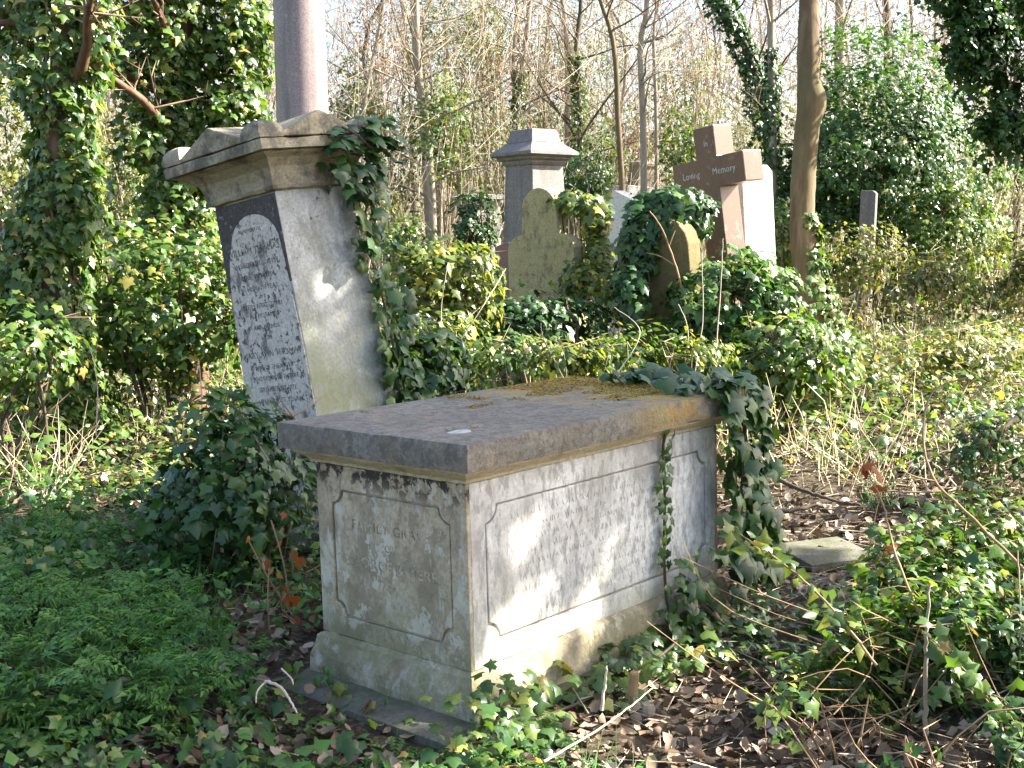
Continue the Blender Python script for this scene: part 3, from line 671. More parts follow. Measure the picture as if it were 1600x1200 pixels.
    o = poly_obj('flagstone', V, Fs, M['base_stone'], None, True); o.matrix_world = Matrix.Translation((p[0], p[1], z)) @ Matrix.Rotation(R(25), 4, 'Z')
    tag(o, 'small bluish flagstone half buried among leaves left of the chest tomb', 'stone')
build_stones()
def build_cross():
    Mw = place(1112, 520, 10.0, -53, -6.5, -2)
    p = at(1112, 195, 10.0); zt = (p[2] - Mw.translation.z) * 1.0
    # shift so that the head, not the foot, stands where it is seen
    head = Mw @ Vector((0, 0, zt)); Mw = Matrix.Translation((p[0] - head.x, p[1] - head.y, 0)) @ Mw
    t = empty('granite_cross', Mw, 'red granite cross leaning over with white lettering among the ivy', 'cross')
    s, a, d = .115, .40, .22; za0, za1 = zt - .50, zt - .255
    out = [(-s, .25), (s, .25), (s, za0), (a, za0), (a, za1), (s, za1), (s, zt), (-s, zt), (-s, za1), (-a, za1), (-a, za0), (-s, za0)]
    Mf = face_m((0, d / 2, 0), (1, 0, 0), (0, 0, 1))
    V, Fs = plate(out, None, d, Mf); c = poly_obj('cross', V, Fs, M['granite_red'], t, bevel=.008)
    V, Fs = sq_loft([(.42, .36, -.3), (.42, .36, .1), (.3, .26, .13), (.28, .24, .249)], 1, 0, 1); poly_obj('base', V, Fs, M['granite_red'], t, bevel=.01)
    for s_, x, z, sz in (('In', .015, zt - .16, .065), ('Loving', -.19, zt - .40, .08), ('Memory', .18, zt - .40, .08), ('of', 0, zt - .67, .06)):
        text_part('inscription', s_, sz, Mf @ Matrix.Translation((x, z, d + .001)), M['white_paint'], c, .001, .9)
    return Mw
CROSS_M = build_cross()

# ------------------------------------------------------------------ trees
def curve(p0, d, L, n, bend, r=rng, up=0.0):
    """a wandering branch"""
    P = [np.array(p0, float)]; d = norm(np.array(d, float))
    for i in range(n):
        d = norm(d + r.normal(0, bend, 3) + np.array([0, 0, up])); P.append(P[-1] + d * L / n)
    return np.array(P)
def smooth_path(P, n):
    P = np.asarray(P, float); t = np.linspace(0, len(P) - 1, n); i = np.clip(t.astype(int), 0, len(P) - 2); f = (t - i)[:, None]
    a = P[np.maximum(i - 1, 0)]; b = P[i]; c = P[i + 1]; d = P[np.minimum(i + 2, len(P) - 1)]
    return .5 * (2*b + (c - a) * f + (2*a - 5*b + 4*c - d) * f**2 + (3*b - a - 3*c + d) * f**3)
def limb_set(path, rad, nb, blen, t0=.2, twigs=14, tw_len=.5, tilt=.7, r=rng, tb=None, tt=None, sub=2, k=4):
    """branches off a trunk path into tb, twigs into tt"""
    m = len(path)
    for b in range(nb):
        t = t0 + (1 - t0) * (b + r.uniform(0, 1)) / nb; i = min(int(t * (m - 1)), m - 2); f = t * (m - 1) - i
        p = path[i] * (1 - f) + path[i + 1] * f; az = r.uniform(0, 2 * np.pi)
        d = np.array([math.cos(az), math.sin(az), r.uniform(.3, 1.3) * tilt]); L = blen * r.uniform(.5, 1.1) * (1 - .4 * t)
        P = curve(p, d, L, 5, .16, r, .06); rr = max(.004, np.interp(t, np.linspace(0, 1, len(rad)), rad) * r.uniform(.3, .5))
        tb.tube(P, np.linspace(rr, rr * .25, len(P)), k)
        n = twigs; q = r.uniform(.15, 1, n) * 4.999; ii = q.astype(int); ff = (q - ii)[:, None]
        Q = P[ii] * (1 - ff) + P[ii + 1] * ff; D = norm(norm(P[ii + 1] - P[ii]) * .6 + r.normal(0, .55, (n, 3)) + np.array([0, 0, .25]))
        E_ = Q + D * (tw_len * r.uniform(.3, 1, n))[:, None]; tt.spikes(Q, E_, max(.0025, rr * .28))
        for _ in range(sub):
            g = r.uniform(.25, .9, n)[:, None]; Q2 = Q + (E_ - Q) * g
            tt.spikes(Q2, Q2 + norm(D + r.normal(0, .6, (n, 3))) * (tw_len * .5 * r.uniform(.3, 1, n))[:, None], max(.0018, rr * .16))
def bare_tree(path, rad, bark, twig, label, name='bare_tree', group=None, nb=14, blen=1.6, twigs=12, tw_len=.5, sides=8, t0=.25, ivy=None, tilt=.7):
    rad = list(np.array(rad) * (.68 if group is None else 1.0)); path = smooth_path(path, 14); rad = np.interp(np.linspace(0, 1, 14), np.linspace(0, 1, len(rad)), rad)
    e = empty(name, path[0], label, 'tree', group); base = path[0]
    a, b, c = TB(), TB(), TB(); P = path - base; P[0, 2] -= .3
    a.tube(P, rad * (1 + rng.normal(0, .03, 14)), sides); limb_set(P, rad, nb, blen, t0, twigs, tw_len, tilt, rng, b, c)
    a.obj('trunk', bark, e, True); o = b.obj('limbs', bark, e, True); o['kind'] = 'stuff'; o = c.obj('twigs', twig, e); o['kind'] = 'stuff'
    if ivy:
        z0, z1, n, thick, size, mat = ivy
        ivy_sleeve(e, P, rad, z0, z1, n, thick, size, mat)
    return e
def ivy_sleeve(e, P, rad, t0, t1, n, thick, size, mat, tm=None, clump=2.2, squash=1.0):
    """ivy round a trunk path (local space): uneven, hanging in clumps"""
    t = rng.uniform(t0, t1, n); x = t * (len(P) - 1); i = np.clip(x.astype(int), 0, len(P) - 2); f = (x - i)[:, None]
    C_ = P[i] * (1 - f) + P[i + 1] * f; az = rng.uniform(0, 2 * np.pi, n); D = np.stack([np.cos(az), np.sin(az) * squash, np.zeros(n)], 1)
    nz = vnoise(np.cos(az) * 1.6 + 5, np.sin(az) * 1.6 + t * 0, C_[:, 2] * clump)
    keep = nz > .28
    rr = np.interp(t, np.linspace(0, 1, len(rad)), rad) + thick * np.clip(nz - .2, .05, 1) * (1.35 * rng.uniform(.35, 1, n) ** .6)
    Q = (C_ + D * rr[:, None])[keep]; N = (D * .9 + np.array([0, 0, .25]) + SUN * .5 + rng.normal(0, .42, (n, 3)))[keep]
    o = leaf_obj('ivy', Q, N, size * rng.uniform(.6, 1.25, len(Q)), tm or IVY2, mat, e); return o
def ell_shrub(c, rad, n, size, mat, label, name='shrub', group=None, cat='shrub', tm=IVY2, shell=.55, nstem=7, clump=1.3, stem_mat=None, carve=None, thr=.36, cellfree=False, z_floor=None, lit=None, stem_r=None, shape=(.70, .55)):
    """a leafy mass: leaves spread through an uneven ellipsoid shell in clumps, on woody stems"""
    c = np.asarray(c, float); rad = np.asarray(rad, float); g = tz(c[0], c[1]); base = np.array([c[0], c[1], g])
    e = empty(name, base, label, cat, group)
    u = norm(rng.normal(0, 1, (n * 2, 3))); rr = 1 - shell * rng.uniform(0, 1, n * 2) ** 1.4
    bump = vnoise(u[:, 0] * 2.1 + c[0] * 3, u[:, 1] * 2.1 + c[1], u[:, 2] * 2.1); rr = rr * (shape[0] + shape[1] * bump)
    P = c + u * rr[:, None] * rad
    cl = vnoise(P[:, 0] * 3.3 * clump, P[:, 1] * 3.3 * clump, P[:, 2] * 3.3 * clump)
    k = (cl > thr) & (P[:, 2] > (terrain(P[:, 0], P[:, 1]) if z_floor is None else z_floor))
    P, u = P[k][:n], u[k][:n]
    if carve is not None: kk = carve(P); P, u = P[kk], u[kk]
    N = u * .8 + np.array([0, -.1, .3]) + SUN * .5 + rng.normal(0, .5, P.shape)
    if lit is None: leaf_obj('foliage', P - base, N, size * rng.uniform(.55, 1.25, len(P)), tm, mat, e, None, .7)
    tb = TB(); tw = TB()
    for s in range(nstem):
        az = rng.uniform(0, 6.28); tgt = c + np.array([math.cos(az) * rad[0] * .6, math.sin(az) * rad[1] * .6, rng.uniform(-.1, .8) * rad[2]]) - base
        st = np.array([rng.normal(0, .08), rng.normal(0, .08), -.1]); Pm = smooth_path([st, st * .5 + tgt * .35 + rng.normal(0, .08, 3), tgt], 7)
        r0 = stem_r or .018 + .012 * rad.max(); tb.tube(Pm, np.linspace(r0, r0 * .3, 7), 5)
        Q = Pm[rng.integers(2, 7, 10)]; tw.spikes(Q, Q + rng.normal(0, .35, (10, 3)) * rad * .8, .006 if stem_r is None else .0025)
    tb.obj('stems', stem_mat or M['bark_dark'], e, True); o = tw.obj('twigs', stem_mat or M['twig_brown'], e)
    if o: o['kind'] = 'stuff'
    return e

# dapples: places where direct sun reaches the tomb and the ground, as gaps carved through the unseen shade tree's leaves
def side_pt(px, py):
    v = C_FWD + C_RIGHT * ((px - 800) / F_PX) + C_UP * ((600 - py) / F_PX)
    n = TOMB_R @ np.array([0, -1, 0]); p0 = tomb_pt(0, .085, .5); return CAM + v * (np.dot(p0 - CAM, n) / np.dot(v, n))
GAPS = []
def gap(px, py, r): GAPS.append((side_pt(px, py), r))
for a in ((832, 768, .05), (818, 800, .055), (803, 835, .045), (850, 870, .035), (838, 905, .05), (830, 930, .035), (968, 790, .035), (966, 820, .035), (960, 850, .025), (925, 895, .02),
          (775, 960, .05), (800, 990, .05), (840, 972, .05), (880, 955, .045), (915, 940, .04), (940, 925, .03), (750, 1010, .06), (770, 1040, .06), (820, 1030, .06), (870, 1000, .05), (920, 975, .05), (790, 1075, .06)): gap(*a)
for q, r_ in ((ped_pt(-.06, -.27, 1.42), .03), (ped_pt(.03, -.27, 1.40), .035), (ped_pt(-.16, -.27, 1.15), .025)): GAPS.append((q, r_))
def ground_hit(P): # where a leaf's shadow falls on a plane 0.3 m up
    s = (P[:, 2] - .3) / SUN[2]; return P - SUN[None] * s[:, None]
def carve_gaps(P):
    keep = np.ones(len(P), bool)
    for q, r in GAPS:
        d = P - q; al = d @ SUN; keep &= ~((np.linalg.norm(d - al[:, None] * SUN, axis=1) < r + .045))
    h = ground_hit(P)
    open_ = vnoise(h[:, 0] * 3.1, h[:, 1] * 3.1, 2) * .5 + vnoise(h[:, 0] * 7.5, h[:, 1] * 7.5, 9) * .5
    q = np.stack([h[:, 0] - _o[0], h[:, 1] - _o[1], 0 * h[:, 0]], 1) @ TOMB_R
    right = np.maximum(np.clip((-.02 - q[:, 1]) / .22, 0, 1), np.clip((h[:, 0] - 1.0) / .3, 0, 1))    # leaves dropped so sun patches reach the ground on the right
    keep &= ~((open_ > .36 - .10 * np.clip((-.3 - q[:, 1]) / .3, 0, 1)) & (rng.uniform(0, 1, len(P)) < right * 1.02))
    return keep
def shade_tree():
    b = np.array([7.2, 5.1]); z = tz(*b)
    e = empty('ivy_tree', (b[0], b[1], z), 'tall ivy-grown tree standing outside the picture to the right of the chest tomb', 'tree')
    P = smooth_path([(0, 0, -.3), (.1, .1, 2), (-.1, .2, 5), (.1, .3, 9)], 10); tb = TB(); tb.tube(P, np.linspace(.26, .10, 10), 10); tt = TB()
    lb = TB(); limb_set(P, np.linspace(.26, .1, 10), 9, 2.4, .35, 8, .6, .5, rng, lb, tt)
    tb.obj('trunk', M['bark_dark'], e, True); lb.obj('limbs', M['bark_dark'], e, True)['kind'] = 'stuff'
    base = np.array([b[0], b[1], z]); n = 56000
    # crown: uneven, sized and trimmed for the shade it throws on tomb and pedestal
    c = np.array([6.7, 5.35, 5.3]); rad = np.array([2.6, 2.7, 4.3])
    u = norm(rng.normal(0, 1, (n, 3))); r_ = rng.uniform(0, 1, n) ** .45
    Q = c + u * (r_ * (.75 + .4 * vnoise(u[:, 0] * 2, u[:, 1] * 2, u[:, 2] * 2)))[:, None] * rad
    h = ground_hit(Q); k = (Q[:, 0] > .52 * Q[:, 1] + .9) & (h[:, 1] < 6.8 + .5 * (vnoise(h[:, 0] * 1.5, h[:, 0] * 0, 4) - .5)) & (Q[:, 2] > 1.2)
    Q, u = Q[k], u[k]; kk = carve_gaps(Q); Q, u = Q[kk], u[kk]
    leaf_obj('crown', Q - base, u * .6 + SUN * .5 + rng.normal(0, .5, Q.shape), rng.uniform(.12, .20, len(Q)), LEAF, M['ivy'], e, None, .7)
shade_tree()

# right bare-stemmed tree with the knuckle
def right_tree():
    D = 12.0; pts = [(1312, 600), (1283, 500), (1262, 425), (1254, 340), (1257, 250), (1264, 160), (1263, 100), (1264, 0), (1268, -160), (1290, -420), (1300, -700)]
    P = np.array([at(a, b, D) for a, b in pts]); P[0, 2] = tz(P[0, 0], P[0, 1]) - .1; base = P[0].copy()
    e = empty('knuckled_tree', base, 'smooth brown tree trunk with a swollen knuckle right of the red cross', 'tree')
    Q = smooth_path(P - base, 60); rad = np.interp(np.linspace(0, 10, 60), range(11), [.175, .15, .135, .125, .12, .122, .108, .10, .092, .08, .05]); i = np.arange(60)
    rad = rad + .02 * np.exp(-((i - 29.5) / 1.8) ** 2) + .004 * np.sin(i * .9)
    Q[:, 0] += .03 * np.exp(-((i - 29.5) / 1.6) ** 2)
    tb = TB(); tb.tube(Q, rad * (1 + rng.normal(0, .022, 60)), 18); tb.obj('trunk', M['bark_main'], e, True)
    lb, tt = TB(), TB(); limb_set(Q, rad, 9, 2.2, .78, 12, .6, .8, rng, lb, tt); lb.obj('limbs', M['bark_main'], e, True)['kind'] = 'stuff'; tt.obj('twigs', M['twig_brown'], e)['kind'] = 'stuff'
    n = 2600; t = rng.uniform(0, .40, n) ** 1.25; x = t * 59; ii = x.astype(int); az = rng.uniform(-1.4, 1.6, n)   # ivy on its sunny side
    Dv = np.stack([np.cos(az), -np.sin(az) * .9 - .25, np.zeros(n)], 1); rr = rad[ii] + rng.uniform(.0, .13, n) * (1 - t * 2.2)
    C_ = Q[ii] + norm(Dv) * rr[:, None]; kp = vnoise(C_[:, 0] * 6, C_[:, 1] * 6, C_[:, 2] * 5) > .42
    leaf_obj('ivy', C_[kp], (Dv + np.array([0, 0, .4]) + rng.normal(0, .4, (n, 3)))[kp], rng.uniform(.05, .10, kp.sum()), IVY2, M['ivy_lit'], e)
right_tree()

# left ivy-clad trunks
def ivy_tree(path, rad, n, thick, size, mat, label, t0=.02, t1=.95, extra=None, squash=1.0, name='ivy_clad_tree'):
    P = np.array(path, float); P[0, 2] = tz(P[0, 0], P[0, 1]) - .1; base = P[0].copy(); Q = smooth_path(P - base, 24)
    e = empty(name, base, label, 'tree'); rd = np.interp(np.linspace(0, 1, 24), np.linspace(0, 1, len(rad)), rad)
    tb = TB(); tb.tube(Q, rd * (1 + rng.normal(0, .03, 24)), 12); tb.obj('trunk', M['bark_red'], e, True)
    lb, tt = TB(), TB(); limb_set(Q, rd, 10, 1.8, .5, 10, .6, .6, rng, lb, tt); lb.obj('limbs', M['bark_red'], e, True)['kind'] = 'stuff'; tt.obj('twigs', M['twig_brown'], e)['kind'] = 'stuff'
    ivy_sleeve(e, Q, rd, t0, t1, n, thick, size, mat, IVY)
    st = TB()
    for k in range(7):   # climbing and hanging ivy stems
        t = np.linspace(rng.uniform(0, .3), rng.uniform(.4, .8), 9); az = rng.uniform(0, 6.28) + np.cumsum(rng.normal(0, .2, 9)); i = (t * 23).astype(int)
        st.tube(Q[i] + np.stack([np.cos(az), np.sin(az), 0 * az], 1) * (rd[i] + .02)[:, None], .009, 4)
    st.obj('ivy_stems', M['root'], e, True)
    if extra: extra(e, Q, rd, base)
    return e
def boughs(n, r0, size, mat, spots):
    def f(e, Q, rd, base):
        PP, NN = [], []
        for (px, py, d, rx, rzz, k) in spots:
            c = at(px, py, d) - base; u = norm(rng.normal(0, 1, (k, 3))); rr = rng.uniform(0, 1, k) ** .5 * (.6 + .7 * vnoise(u[:, 0] * 2 + px, u[:, 1] * 2, u[:, 2] * 2))
            P = c + u * rr[:, None] * np.array([rx, rx, rzz]); kp = vnoise(P[:, 0] * 4.5, P[:, 1] * 4.5, P[:, 2] * 4.5) > .38
            PP.append(P[kp]); NN.append((u * .6 + np.array([0, -.15, .3]) + SUN * .6 + rng.normal(0, .45, (k, 3)))[kp])
        PP, NN = np.concatenate(PP), np.concatenate(NN)
        leaf_obj('hanging_ivy', PP, NN, size * rng.uniform(.6, 1.25, len(PP)), IVY, mat, e)
    return f
d1 = 8.4
ivy_tree([at(95, 640, d1), at(98, 520, d1), at(95, 300, d1), at(105, 60, d1), at(92, -250, d1), at(90, -700, d1)], [.14, .13, .12, .11, .09, .05], 8200, .36, .085, M['ivy_lit'],
         'ivy-clad tree trunk at the far left with bright glossy leaves', .06, .98, boughs(0, 0, .085, M['ivy_lit'], [(15, 20, 8.6, .3, .4, 600), (15, 430, 8.5, .3, .45, 450), (150, 40, 8.3, .22, .35, 420), (130, 330, 8.2, .22, .5, 420), (25, 560, 8.3, .3, .3, 400)]))
d2 = 9.8
ivy_tree([at(300, 620, d2), at(296, 480, d2), at(286, 330, d2), at(275, 150, d2), at(285, -60, d2), at(300, -450, d2)], [.14, .13, .125, .12, .11, .06], 5600, .42, .085, M['ivy_lit'],
         'second ivy-clad tree left of the granite column, dark inside', .22, .98, boughs(0, 0, .085, M['ivy_lit'], [(235, 60, 9.8, .38, .6, 1500), (240, 230, 9.7, .32, .5, 900), (370, 50, 9.8, .38, .5, 1600), (370, 170, 9.7, .3, .35, 1000), (330, 260, 9.8, .25, .3, 500), (290, -80, 9.8, .7, .5, 1800)]))
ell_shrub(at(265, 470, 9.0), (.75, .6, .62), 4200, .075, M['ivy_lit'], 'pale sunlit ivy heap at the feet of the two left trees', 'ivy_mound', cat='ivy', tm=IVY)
ell_shrub(at(20, 560, 7.6), (.5, .4, .35), 700, .07, M['ivy_lit'], 'small ivy patch at the left edge below the leftmost trunk', 'ivy_mound', cat='ivy', tm=IVY)
ell_shrub(at(30, 230, 15), (1.0, .9, 1.5), 3500, .10, M['ivy_yellow'], 'yellow-green shrub glowing behind the leftmost ivy trunk', 'yellow_shrub', tm=LEAF)
ell_shrub(at(150, 280, 17), (.8, .7, 1.2), 1600, .10, M['ivy_yellow'], 'thin yellow-green shrub seen between the two left ivy trunks', 'yellow_shrub', tm=LEAF, thr=.45)

# mounds and thickets
ell_shrub(at(1385, 262, 15.8), (1.42, 1.25, 1.62), 19000, .085, M['ivy_mid'], 'big dark green ivy thicket right of the knuckled tree', 'ivy_thicket', cat='ivy', tm=IVY2, shell=.6, nstem=12, shape=(.42, 1.1), thr=.40)
ell_shrub(at(1480, 360, 15.2), (.75, .8, .7), 3200, .08, M['ivy_lit'], 'lighter ivy skirt at the right foot of the big thicket', 'ivy_mound', cat='ivy', tm=IVY2)
ell_shrub(at(1240, 300, 16.5), (.55, .6, .9), 2600, .08, M['ivy_mid'], 'ivy bush rising behind the red cross and the knuckled trunk', 'ivy_mound', cat='ivy', tm=IVY2)
ell_shrub(at(1150, 485, 9.1), (.55, .5, .48), 2600, .08, M['ivy_mid'], 'dark ivy heap at the foot of the red granite cross', 'ivy_mound', cat='ivy', tm=IVY)
ell_shrub(at(1230, 560, 8.6), (.55, .5, .36), 1800, .08, M['ivy_lit'], 'sunlit ivy heap between the red cross and the knuckled trunk', 'ivy_mound', cat='ivy', tm=IVY)
ell_shrub(at(690, 470, 9.0), (.52, .5, .55), 2600, .08, M['ivy_yellow'], 'yellow-green ivy mound right of the leaning pedestal', 'ivy_mound', cat='ivy', tm=IVY)
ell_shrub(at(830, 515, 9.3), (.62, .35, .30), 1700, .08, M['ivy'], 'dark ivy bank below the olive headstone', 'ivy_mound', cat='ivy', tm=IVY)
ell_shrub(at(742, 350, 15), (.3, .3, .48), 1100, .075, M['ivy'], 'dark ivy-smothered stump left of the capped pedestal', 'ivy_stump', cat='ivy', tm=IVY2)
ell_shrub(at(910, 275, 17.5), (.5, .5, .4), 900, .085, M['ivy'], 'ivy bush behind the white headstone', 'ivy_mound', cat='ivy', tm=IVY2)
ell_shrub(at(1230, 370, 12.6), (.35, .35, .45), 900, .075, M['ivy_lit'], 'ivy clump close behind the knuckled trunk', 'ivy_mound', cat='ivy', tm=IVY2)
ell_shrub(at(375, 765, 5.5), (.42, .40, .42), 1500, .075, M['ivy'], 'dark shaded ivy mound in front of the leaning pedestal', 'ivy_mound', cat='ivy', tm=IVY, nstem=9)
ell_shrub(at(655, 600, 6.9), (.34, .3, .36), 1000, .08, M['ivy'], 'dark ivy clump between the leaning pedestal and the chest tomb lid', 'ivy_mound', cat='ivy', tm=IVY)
for px_, py_, d_, rx_, rz_, mt_, lb_ in ((690, 545, 7.5, .34, .24, 'ivy_yellow', 'low yellowing bramble clump right of the leaning pedestal foot'), (800, 560, 7.3, .36, .19, 'ivy_lit', 'low sunny bramble clump behind the left part of the lid'),
        (900, 562, 7.2, .36, .18, 'ivy_yellow', 'low yellowish bramble clump behind the middle of the lid'), (1000, 560, 7.4, .36, .2, 'ivy_lit', 'low bramble clump behind the right part of the lid'), (1085, 570, 7.3, .3, .2, 'ivy_yellow', 'low bramble clump between the lid and the cross mound'),
        (955, 460, 9.9, .2, .3, 'ivy_yellow', 'bright yellow ivy sprays between the olive and the round-topped headstone')):
    ell_shrub(at(px_, py_, d_), (rx_, .3, rz_), int(900 * rx_ / .36), .065, M[mt_], lb_, 'bramble_clump', cat='bramble', tm=LEAF if rx_ > .25 else IVY, thr=.42, stem_mat=M['stalks'], nstem=6, shell=.9, stem_r=.007)
for px_, py_, d_, rx_, rz_, n_, mt_, lb_ in ((1440, 1000, 3.75, .34, .20, 900, 'ivy_lit', 'sunlit bramble and ivy tangle in the near right around the grey dead stem'), (1570, 1060, 3.6, .30, .26, 800, 'ivy', 'dark bramble tangle at the right edge near the bottom'),
        (1330, 1090, 3.55, .30, .13, 600, 'ivy_lit', 'low ivy tangle in front of the arching bramble shoot'), (1530, 850, 4.5, .42, .22, 1000, 'ivy_lit', 'bright bramble bank at the right edge beside the hooked cane'), (1455, 905, 4.2, .30, .14, 650, 'ivy_lit', 'low bright bramble patch right of the stepped kerb stone'),
        (1520, 1180, 3.25, .3, .18, 500, 'ivy', 'ivy tangle in the very bottom right corner'), (1560, 690, 6.6, .5, .3, 900, 'ivy', 'shaded bramble bank under the leaning dark branch')):
    e_ = ell_shrub(at(px_, py_, d_), (rx_, .32, rz_), n_, .05, M[mt_], lb_, 'bramble_tangle', cat='bramble', tm=IVY2, thr=.36, stem_mat=M['cane'], nstem=6, shell=.85, stem_r=.006)
    tb_ = TB(); c_ = at(px_, py_, d_) - np.array(e_.location)
    for k_ in range(7):
        a_ = c_ + rng.normal(0, 1, 3) * [rx_ * .8, .25, .05] - [0, 0, rz_ * .8]; b_ = a_ + [rng.normal(0, .3), rng.normal(0, .2), rng.uniform(.1, 1.3) * rz_ * 1.6]
        tb_.tube(smooth_path([a_, (a_ + b_) / 2 + rng.normal(0, .06, 3) + [0, 0, .06], b_], 8), np.linspace(.0028, .0012, 8), 4)
    tb_.obj('canes', M['cane'], e_, True)['kind'] = 'stuff'
for px_, py_, d_, rx_, rz_, n_, lb_ in ((1345, 405, 13.4, .6, .46, 1500, 'sunny bramble bank covering the foot of the narrow pale gravestone'), (1450, 440, 12.6, .7, .42, 1700, 'sunny bramble bank below the big ivy thicket'), (1575, 430, 12.8, .7, .5, 1500, 'sunny bramble bank at the right edge below the ivy-hung tree'), (1500, 560, 9.6, .8, .28, 1400, 'low sunny bramble bank on the right slope')):
    ell_shrub(at(px_, py_, d_), (rx_, .5, rz_), int(n_ * .8), .07, M['bramble'], lb_, 'bramble_bank', cat='bramble', tm=IVY2, thr=.46, stem_mat=M['stalks'], nstem=22, shell=.95, stem_r=.006, clump=1.0)
# ivy tree at the top right, its boughs hanging into view
d3 = 12.5
ivy_tree([at(1690, 700, d3), at(1680, 400, d3), at(1650, 150, d3), at(1620, -100, d3), at(1600, -420, d3)], [.16, .15, .14, .12, .08], 5200, .4, .085, M['ivy_mid'],
         'dark ivy-hung tree at the top right corner', .25, .98, boughs(0, 0, .085, M['ivy'], [(1530, 60, 12.4, .45, .7, 2600), (1585, 170, 12.5, .4, .6, 1800), (1500, -40, 12.4, .5, .5, 1500), (1560, 210, 12.6, .3, .4, 700)]))

# ivy that lies on gravestones, leaf by leaf where it is near
def ivy_on(name, M0, label, P, N, sizes, mat, stems, parts=True, tip=None):
    e = empty(name, M0, label, 'ivy'); inv = np.array(e.matrix_world.inverted())
    if parts: leaf_parts(e, P, N, sizes, mat, (IVY, IVY2), tip)
    else:
        L = P @ inv[:3, :3].T + inv[:3, 3]; leaf_obj('leaves', L, N @ inv[:3, :3].T, sizes, IVY, mat, e, None if tip is None else tip @ inv[:3, :3].T)
    tb = TB()
    for s in stems: s = np.asarray(s, float) @ inv[:3, :3].T + inv[:3, 3]; tb.tube(smooth_path(s, 12), .006, 5)
    o = tb.obj('stems', M['bark_dark'], e, True); return e
def tomb_arr(L): return np.array([tomb_pt(*q) for q in L])
def tomb_ivy():
    nY = TOMB_R @ np.array([0, -1., 0]); nX = TOMB_R @ np.array([1., 0, 0]); nZ = np.array([0, 0, 1.])
    P, N = [], []
    for k in range(290):
        s = rng.uniform()
        if s < .30:    # over the lid's far end
            x = rng.uniform(1.28, TL + .05) ; y = -.04 + .6 * rng.uniform() ** 1.8; z = TOMB_H + rng.uniform(.0, .05) + .02; n = nZ + .5 * nY
            if x < 1.40 and y > .2: x = rng.uniform(1.45, TL + .05)
        elif s < .78:   # hanging down the long side at its far end
            f = rng.uniform(); z = TOMB_H - .0 - .80 * f; x = rng.uniform(1.34 + .08 * math.sin(f * 5) + .16 * f, TL + .05 + .16 * f); y = -.02 - rng.uniform(0, .06) - .02 * f; n = nY + .5 * nZ
        else:           # round the end
            z = rng.uniform(.05, TOMB_H); x = TL + rng.uniform(-.06, .06) + .14 * (1 - z); y = rng.uniform(-.08, .12); n = nX + .6 * nY + .4 * nZ
        P.append(tomb_pt(x, y, z)); N.append(n + rng.normal(0, .3, 3))
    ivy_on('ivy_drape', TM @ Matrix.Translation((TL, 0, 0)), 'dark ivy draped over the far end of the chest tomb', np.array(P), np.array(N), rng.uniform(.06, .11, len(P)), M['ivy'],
           [tomb_arr([(1.58, -.02, .05), (1.55, -.035, .5), (1.56, -.04, .9), (1.45, .1, .96)]), tomb_arr([(1.62, .0, .02), (1.66, -.03, .55), (1.6, .05, .96)])])
    P, N = [], []   # single trail down the side
    for k in range(26):
        f = k / 25; z = .83 - .52 * f; x = 1.155 + .012 * math.sin(f * 11) + (.022 if k % 2 else -.022) * (.7 + .5 * f); y = .055 - .0 * f if z < .78 else .03
        P.append(tomb_pt(x, y + .0, z)); N.append(nY + rng.normal(0, .22, 3))
    for k in range(40):
        z = .06 + .30 * rng.uniform() ** 1.7; x = 1.17 + rng.normal(.03, .08) * (1.3 - z); P.append(tomb_pt(x, .02 - .06 * rng.uniform(), z)); N.append(nY * .7 + nZ * .5 + rng.normal(0, .3, 3))
    sz = np.concatenate([rng.uniform(.035, .055, 26), rng.uniform(.05, .09, 40)])
    ivy_on('ivy_trail', TM @ Matrix.Translation((1.16, .08, 0)), 'thin single ivy trail climbing the long pale side of the chest tomb', np.array(P), np.array(N), sz, M['ivy'],
           [tomb_arr([(1.17, .06, .02), (1.15, .066, .3), (1.16, .066, .55), (1.155, .066, .78), (1.17, .03, .84)])])
    P, N = [], []   # creeping along the foot of the side
    for k in range(230):
        x = rng.uniform(.0, 1.7); hgt = .05 + .17 * vnoise(np.array([x * 3.1]), np.array([2.]))[0]; y = .04 - .30 * rng.uniform() ** 1.3
        P.append(tomb_pt(x, y, rng.uniform(.02, 1) * hgt * (1.2 - .8 * min(1, -y / .3)))); N.append(nY * .5 + nZ + rng.normal(0, .35, 3))
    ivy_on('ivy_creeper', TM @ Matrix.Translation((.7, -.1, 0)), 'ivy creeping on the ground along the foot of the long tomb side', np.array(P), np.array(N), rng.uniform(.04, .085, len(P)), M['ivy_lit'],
           [tomb_arr([(.05, -.08, .03), (.6, -.12, .03), (1.1, -.05, .05)])])
    P, N = [], []   # light leaves at the near corner
    for k in range(90):
        a = rng.normal(0, .11); b = rng.normal(-.06, .08); P.append(tomb_pt(a + .02, b - .02, .02 + .20 * rng.uniform() ** 1.5)); N.append(nY * .4 - nX * .3 + nZ + rng.normal(0, .4, 3))
    for k in range(22):
        P.append(tomb_pt(-.03 - .05 * rng.uniform(), rng.uniform(.1, .85), .03 + .10 * rng.uniform() ** 2)); N.append(-nX + nZ * .6 + rng.normal(0, .4, 3))
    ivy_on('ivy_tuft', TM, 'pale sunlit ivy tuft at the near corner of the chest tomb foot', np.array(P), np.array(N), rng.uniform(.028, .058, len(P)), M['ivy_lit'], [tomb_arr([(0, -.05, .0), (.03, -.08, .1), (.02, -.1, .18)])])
tomb_ivy()
